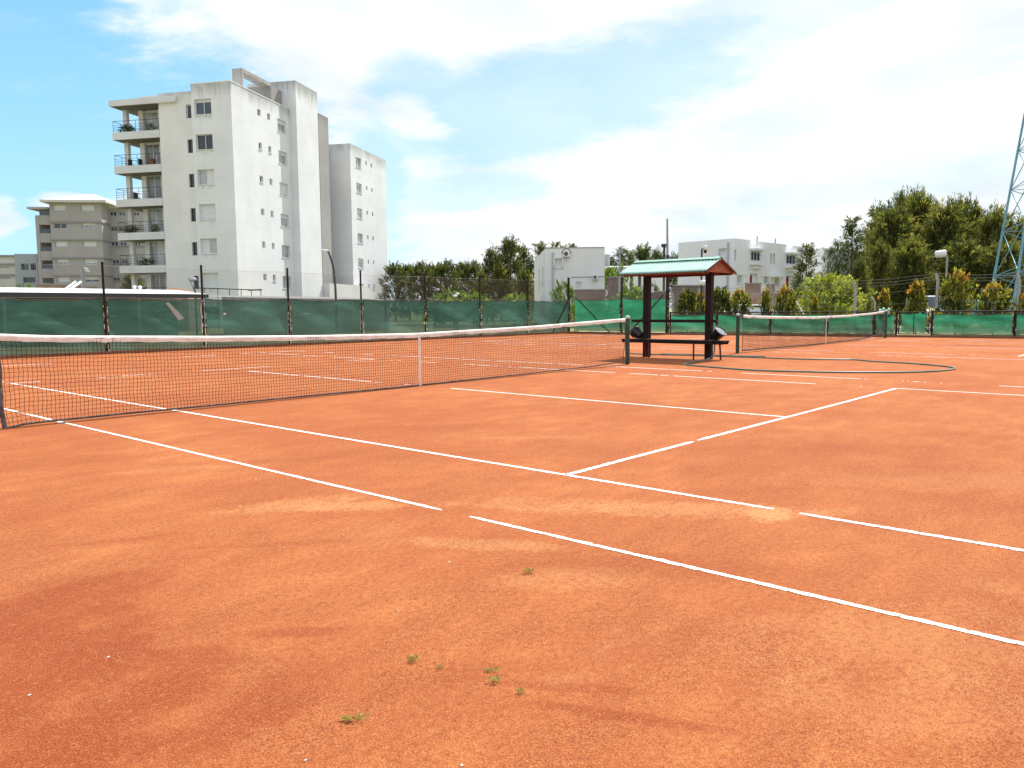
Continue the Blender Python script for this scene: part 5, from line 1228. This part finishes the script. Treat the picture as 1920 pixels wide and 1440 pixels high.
for k, px, py, D, w, lab in [('cypress0', 742, 490, 96, 1.0, 'dark flat topped cypress touching the white twin block'), ('cypress1', 768, 493, 98, 1.0, 'dark cypress second from the white twin block'), ('cypress0', 795, 488, 95, 1.05, 'dark cypress third from the white twin block'), ('cypress1', 818, 492, 97, 1.0, 'dark cypress fourth from the white twin block'),
                             ('cypress0', 838, 486, 96, .95, 'dark cypress at the right end of the clipped row'), ('cypress1', 868, 489, 100, .9, 'rounded dark cypress left of the gap'), ('cypress0', 886, 486, 98, .9, 'rounded dark cypress right of the gap'),
                             ('casu0', 924, 462, 92, 1.05, 'dark feathery tree left of the tallest one'), ('casu1', 957, 440, 90, .95, 'tallest dark feathery tree by the small house'), ('casu0', 982, 456, 95, .75, 'narrow dark feathery tree right of the tallest one'), ('hedge1', 940, 492, 88, .8, 'lower olive tree under the dark feathery trees'), ('hedge0', 985, 500, 88, .75, 'lower olive tree beside the small house'), ('hedge2', 905, 505, 88, .7, 'small olive tree below the rounded cypresses')]:
    plant(k, px, py, D, lab, GL, w)
GS = 'conifer tips above the small house'
for k, px, py, D, w, lab in [('spire0', 1013, 452, 95, 1.3, 'pointed conifer at the left corner of the small house'), ('spire1', 1042, 452, 98, .9, 'pointed conifer tip above the middle of the small house roof'), ('spire0', 1055, 458, 99, 1.0, 'short conifer tip above the first air conditioner'), ('spire1', 1074, 456, 97, 1.0, 'conifer tip above the right half of the small house roof'), ('spire0', 1083, 463, 98, .9, 'smallest conifer tip above the small house roof'), ('spire1', 1026, 463, 99, .9, 'faint conifer tip just right of the house corner')]:
    plant(k, px, py, D, lab, GS, w)
GB = 'trees behind the shelter'
for k, px, py, D, w, lab in [('spire0', 1166, 462, 90, 1.2, 'slim dark conifer behind the capped grey pole'), ('spire1', 1178, 468, 88, 1.2, 'pointed conifer left above the shelter roof'), ('casu1', 1206, 455, 90, 1.0, 'bushy dark tree above the shelter roof'), ('casu0', 1232, 464, 92, .9, 'dark tree just left of the tall pale pole'), ('casu1', 1264, 472, 94, .9, 'dark tree between the pale pole and the terrace'), ('spire0', 1143, 478, 90, 1.2, 'dark conifer right of the small house wall'), ('hedge0', 1225, 530, 62, .9, 'dusty green tree under the shelter roof, behind the meter boxes')]:
    plant(k, px, py, D, lab, GB, w)
plant('casu1', 252, 508, 96, 'dark spiky palm like tree seen through the ground floor column', 'trees by the tall white block', 1.3)
plant('round', 1057, 524, 46, 'young tree with pale yellow green leaves before the small house', 'small fresh leaved trees', .42)
plant('round', 1185, 532, 48, 'small fresh green tree left of the first shelter post', 'small fresh leaved trees', .7)
plant('round', 1150, 494, 66, 'fresh green tree between the small house and the dark brick wall', 'small fresh leaved trees', .45)
GY = 'yellow green bushes above the screens'
for px, py, D, w, lab in [(850, 542, 60, 1.2, 'rounded yellow green bush behind the white park lamps'), (895, 548, 60, .9, 'smaller yellow green bush left of a fence post'), (965, 548, 62, .8, 'small bright bush below the tallest dark tree'), (55, 530, 62, .65, 'yellow green bush beside the red brick wall at left'), (10, 537, 62, .9, 'yellow green bush at the left edge')]:
    plant('round', px, py, D, lab, GY, w)
SH = {}
def shrubtype(key, mats, radf, seed, n, leaf, mi_fn, k=12, upb=.6, lp=.22):
    root = thing('shrub', 'x', 'shrub'); c = plumes('foliage', mats, n, 1., radf, lp, k, leaf, .55, seed, .02, .75, upb, mi_fn, .25); c.parent = root
    m = MB(); [m.tube([(0, 0, -.02), (.06*math.cos(a), .06*math.sin(a), .3), (.2*math.cos(a), .2*math.sin(a), .75)], [.03, .022, .008], 6) for a in (0, 2.1, 4.2)]; m.build('stem', K['bark'], root, local=True); SH[key] = [root, False]
S3 = [L['shrub'], L['gold'], L['tip']]
top_ = lambda a, b: (lambda t, r, rs: 2 if t > a and rs.rand() < .5 else 1 if (t+r*.35 > b and rs.rand() < .65) else 0)
shrubtype('clip', S3, egg(.52, .45), 201, 330, .085, lambda t, r, rs: 1 if rs.rand() < .22 and r > .6 else 0)
shrubtype('gold', S3, egg(.50, .45), 202, 300, .085, top_(.9, .78))
shrubtype('cone', S3, lambda t: .42*(1-t)**.75*min(1, .6+t*3)+.03, 203, 240, .10, top_(.74, .6))
shrubtype('willow', [L['willow']], egg(.66, .5), 204, 480, .075, None, 14, 1.0, .26)


def shrub(key, px0, px1, py, D, label, group='photinia shrubs along the perimeter'):
    p = SH[key]; r = p[0]
    if p[1]: r = copy_tree(p[0])
    p[1] = True
    px = (px0+px1)/2; b = at((px, 590), D); h = hgt(py, px, D)/1.08; w = (px1-px0)*D/FPX
    r.location = (float(b[0]), float(b[1]), 0); q = {'cone': .95, 'willow': 1.5}.get(key, 1.38)
    r.scale = (w/q, w/q, h); r.rotation_euler = (0, 0, random.random()*6.28); tag(r, label, 'shrub', group)
shrub('clip', 1267, 1309, 546, 44, 'round clipped dark shrub left of the right shelter post')
shrub('gold', 1300, 1325, 550, 45, 'narrow yellowish shrub just behind the right shelter post')
shrub('clip', 1325, 1376, 541, 44.5, 'dark clipped shrub right of the right shelter post')
shrub('gold', 1365, 1408, 545, 44, 'yellow edged shrub left of the parked white car')
shrub('gold', 1424, 1447, 544, 44.5, 'narrow golden shrub left of a bent concrete post')
shrub('gold', 1451, 1493, 540, 44, 'golden shrub with orange tips right of a bent concrete post')
shrub('willow', 1504, 1606, 522, 50, 'wide airy yellow green bush in front of the conifers', 'wide airy bushes')
shrub('cone', 1520, 1536, 560, 44, 'tiny cone shaped shrub in front of the yellow green bush')
shrub('cone', 1643, 1672, 546, 43, 'small red tipped cone shrub above the far end of the net')
shrub('cone', 1698, 1738, 532, 42, 'cone shrub with orange top behind the gate')
shrub('gold', 1762, 1822, 513, 41, 'tall golden shrub right of the concrete post')
shrub('gold', 1836, 1890, 534, 41.5, 'rounded golden shrub before the pylon')
shrub('gold', 1903, 1945, 552, 41, 'golden shrub at the right edge of the photo')

# ------------------------------------------------------------------ weeds and fragments on the clay
GW = 'small weeds growing in the clay'
wd = None
for i, ((px, py), r_, lab) in enumerate([((776, 1240), .020, 'small upright weed, leftmost of the four near the picture centre'), ((825, 1254), .011, 'tiniest weed between two larger ones'), ((922, 1259), .017, 'thin flat weed just behind the roundest weed'), ((926, 1280), .020, 'roundest weed clump on the clay'), ((976, 1300), .014, 'small weed right of the roundest clump'),
                                         ((666, 1350), .025, 'widest weed tuft, nearest to the camera'), ((989, 1075), .024, 'pale weed below the broken white line'), ((210, 1274), .007, 'speck of weed on the dark clay at left')]):
    q = ground((px, py)); flat = i in (2, 5)
    rs = np.random.RandomState(300+i); n = 90 if i != 7 else 30; a = rs.rand(n)*6.28; rr = rs.rand(n)**.6*r_; P_ = np.stack([np.cos(a)*rr*(1.1), np.sin(a)*rr, rs.rand(n)*r_*(.35 if flat else .8)], 1)
    R2 = np.array([[RX[0], RX[1], 0], [-RX[1], RX[0], 0], [0, 0, 1]]); P_ = P_*np.array((1.5 if flat else 1, .7, 1)); P_ = P_@R2
    d = np.stack([np.cos(a), np.sin(a), .5+rs.rand(n)], 1)
    o = leafquads(P_, d, r_*.42, rs, L['weed'], 'weed', None, rs.rand(n), None, .5, .5); o.location = (float(q[0]), float(q[1]), .002); tag(o, lab, 'weed', GW)
GP = 'pale chips lying on the clay'
for i, ((px, py), r_, lab) in enumerate([((842, 1054), .007, 'flat white chip below the gap in the near line'), ((643, 1024), .004, 'small white chip left of the flat one'), ((938, 1033), .004, 'white chip between the flat chip and the near line'), ((203, 1232), .006, 'slim white chip on the dark clay at left'), ((573, 1426), .005, 'white chip at the bottom edge'), ((450, 950), .008, 'beige chip in the pale patch, left one'), ((747, 1146), .004, 'tiny chip left of the weeds'), ((55, 1304), .006, 'beige chip at the lower left'), ((480, 900), .007, 'beige chip above the pale patch'), ((866, 1436), .006, 'beige chip at the bottom edge near the middle')]):
    r_ *= .7; q = ground((px, py)); m = MB(); rs = random.Random(i); ang = rs.random()*3
    prof = [(r_*1.3*math.cos(t+ang)*(1+.3*rs.random()), r_*.7*math.sin(t+ang)*(1+.3*rs.random())) for t in np.linspace(0, 5.4, 7)]
    n = len(prof); m.add([(x, y, 0) for x, y in prof]+[(x*.8, y*.8, r_*.5) for x, y in prof], [tuple(range(n, 2*n))]+[(k, (k+1) % n, n+(k+1) % n, n+k) for k in range(n)])
    o = m.build('clay_chip', K['pebble']); o.location = (float(q[0]), float(q[1]), .001); tag(o, lab, 'stone chip', GP)
for d_ in (TYPES, SH):
    for k, (r, used, *_) in d_.items():
        if not used:
            for ch in [x for x in COL.objects if x.parent == r]: bpy.data.objects.remove(ch)
            bpy.data.objects.remove(r)
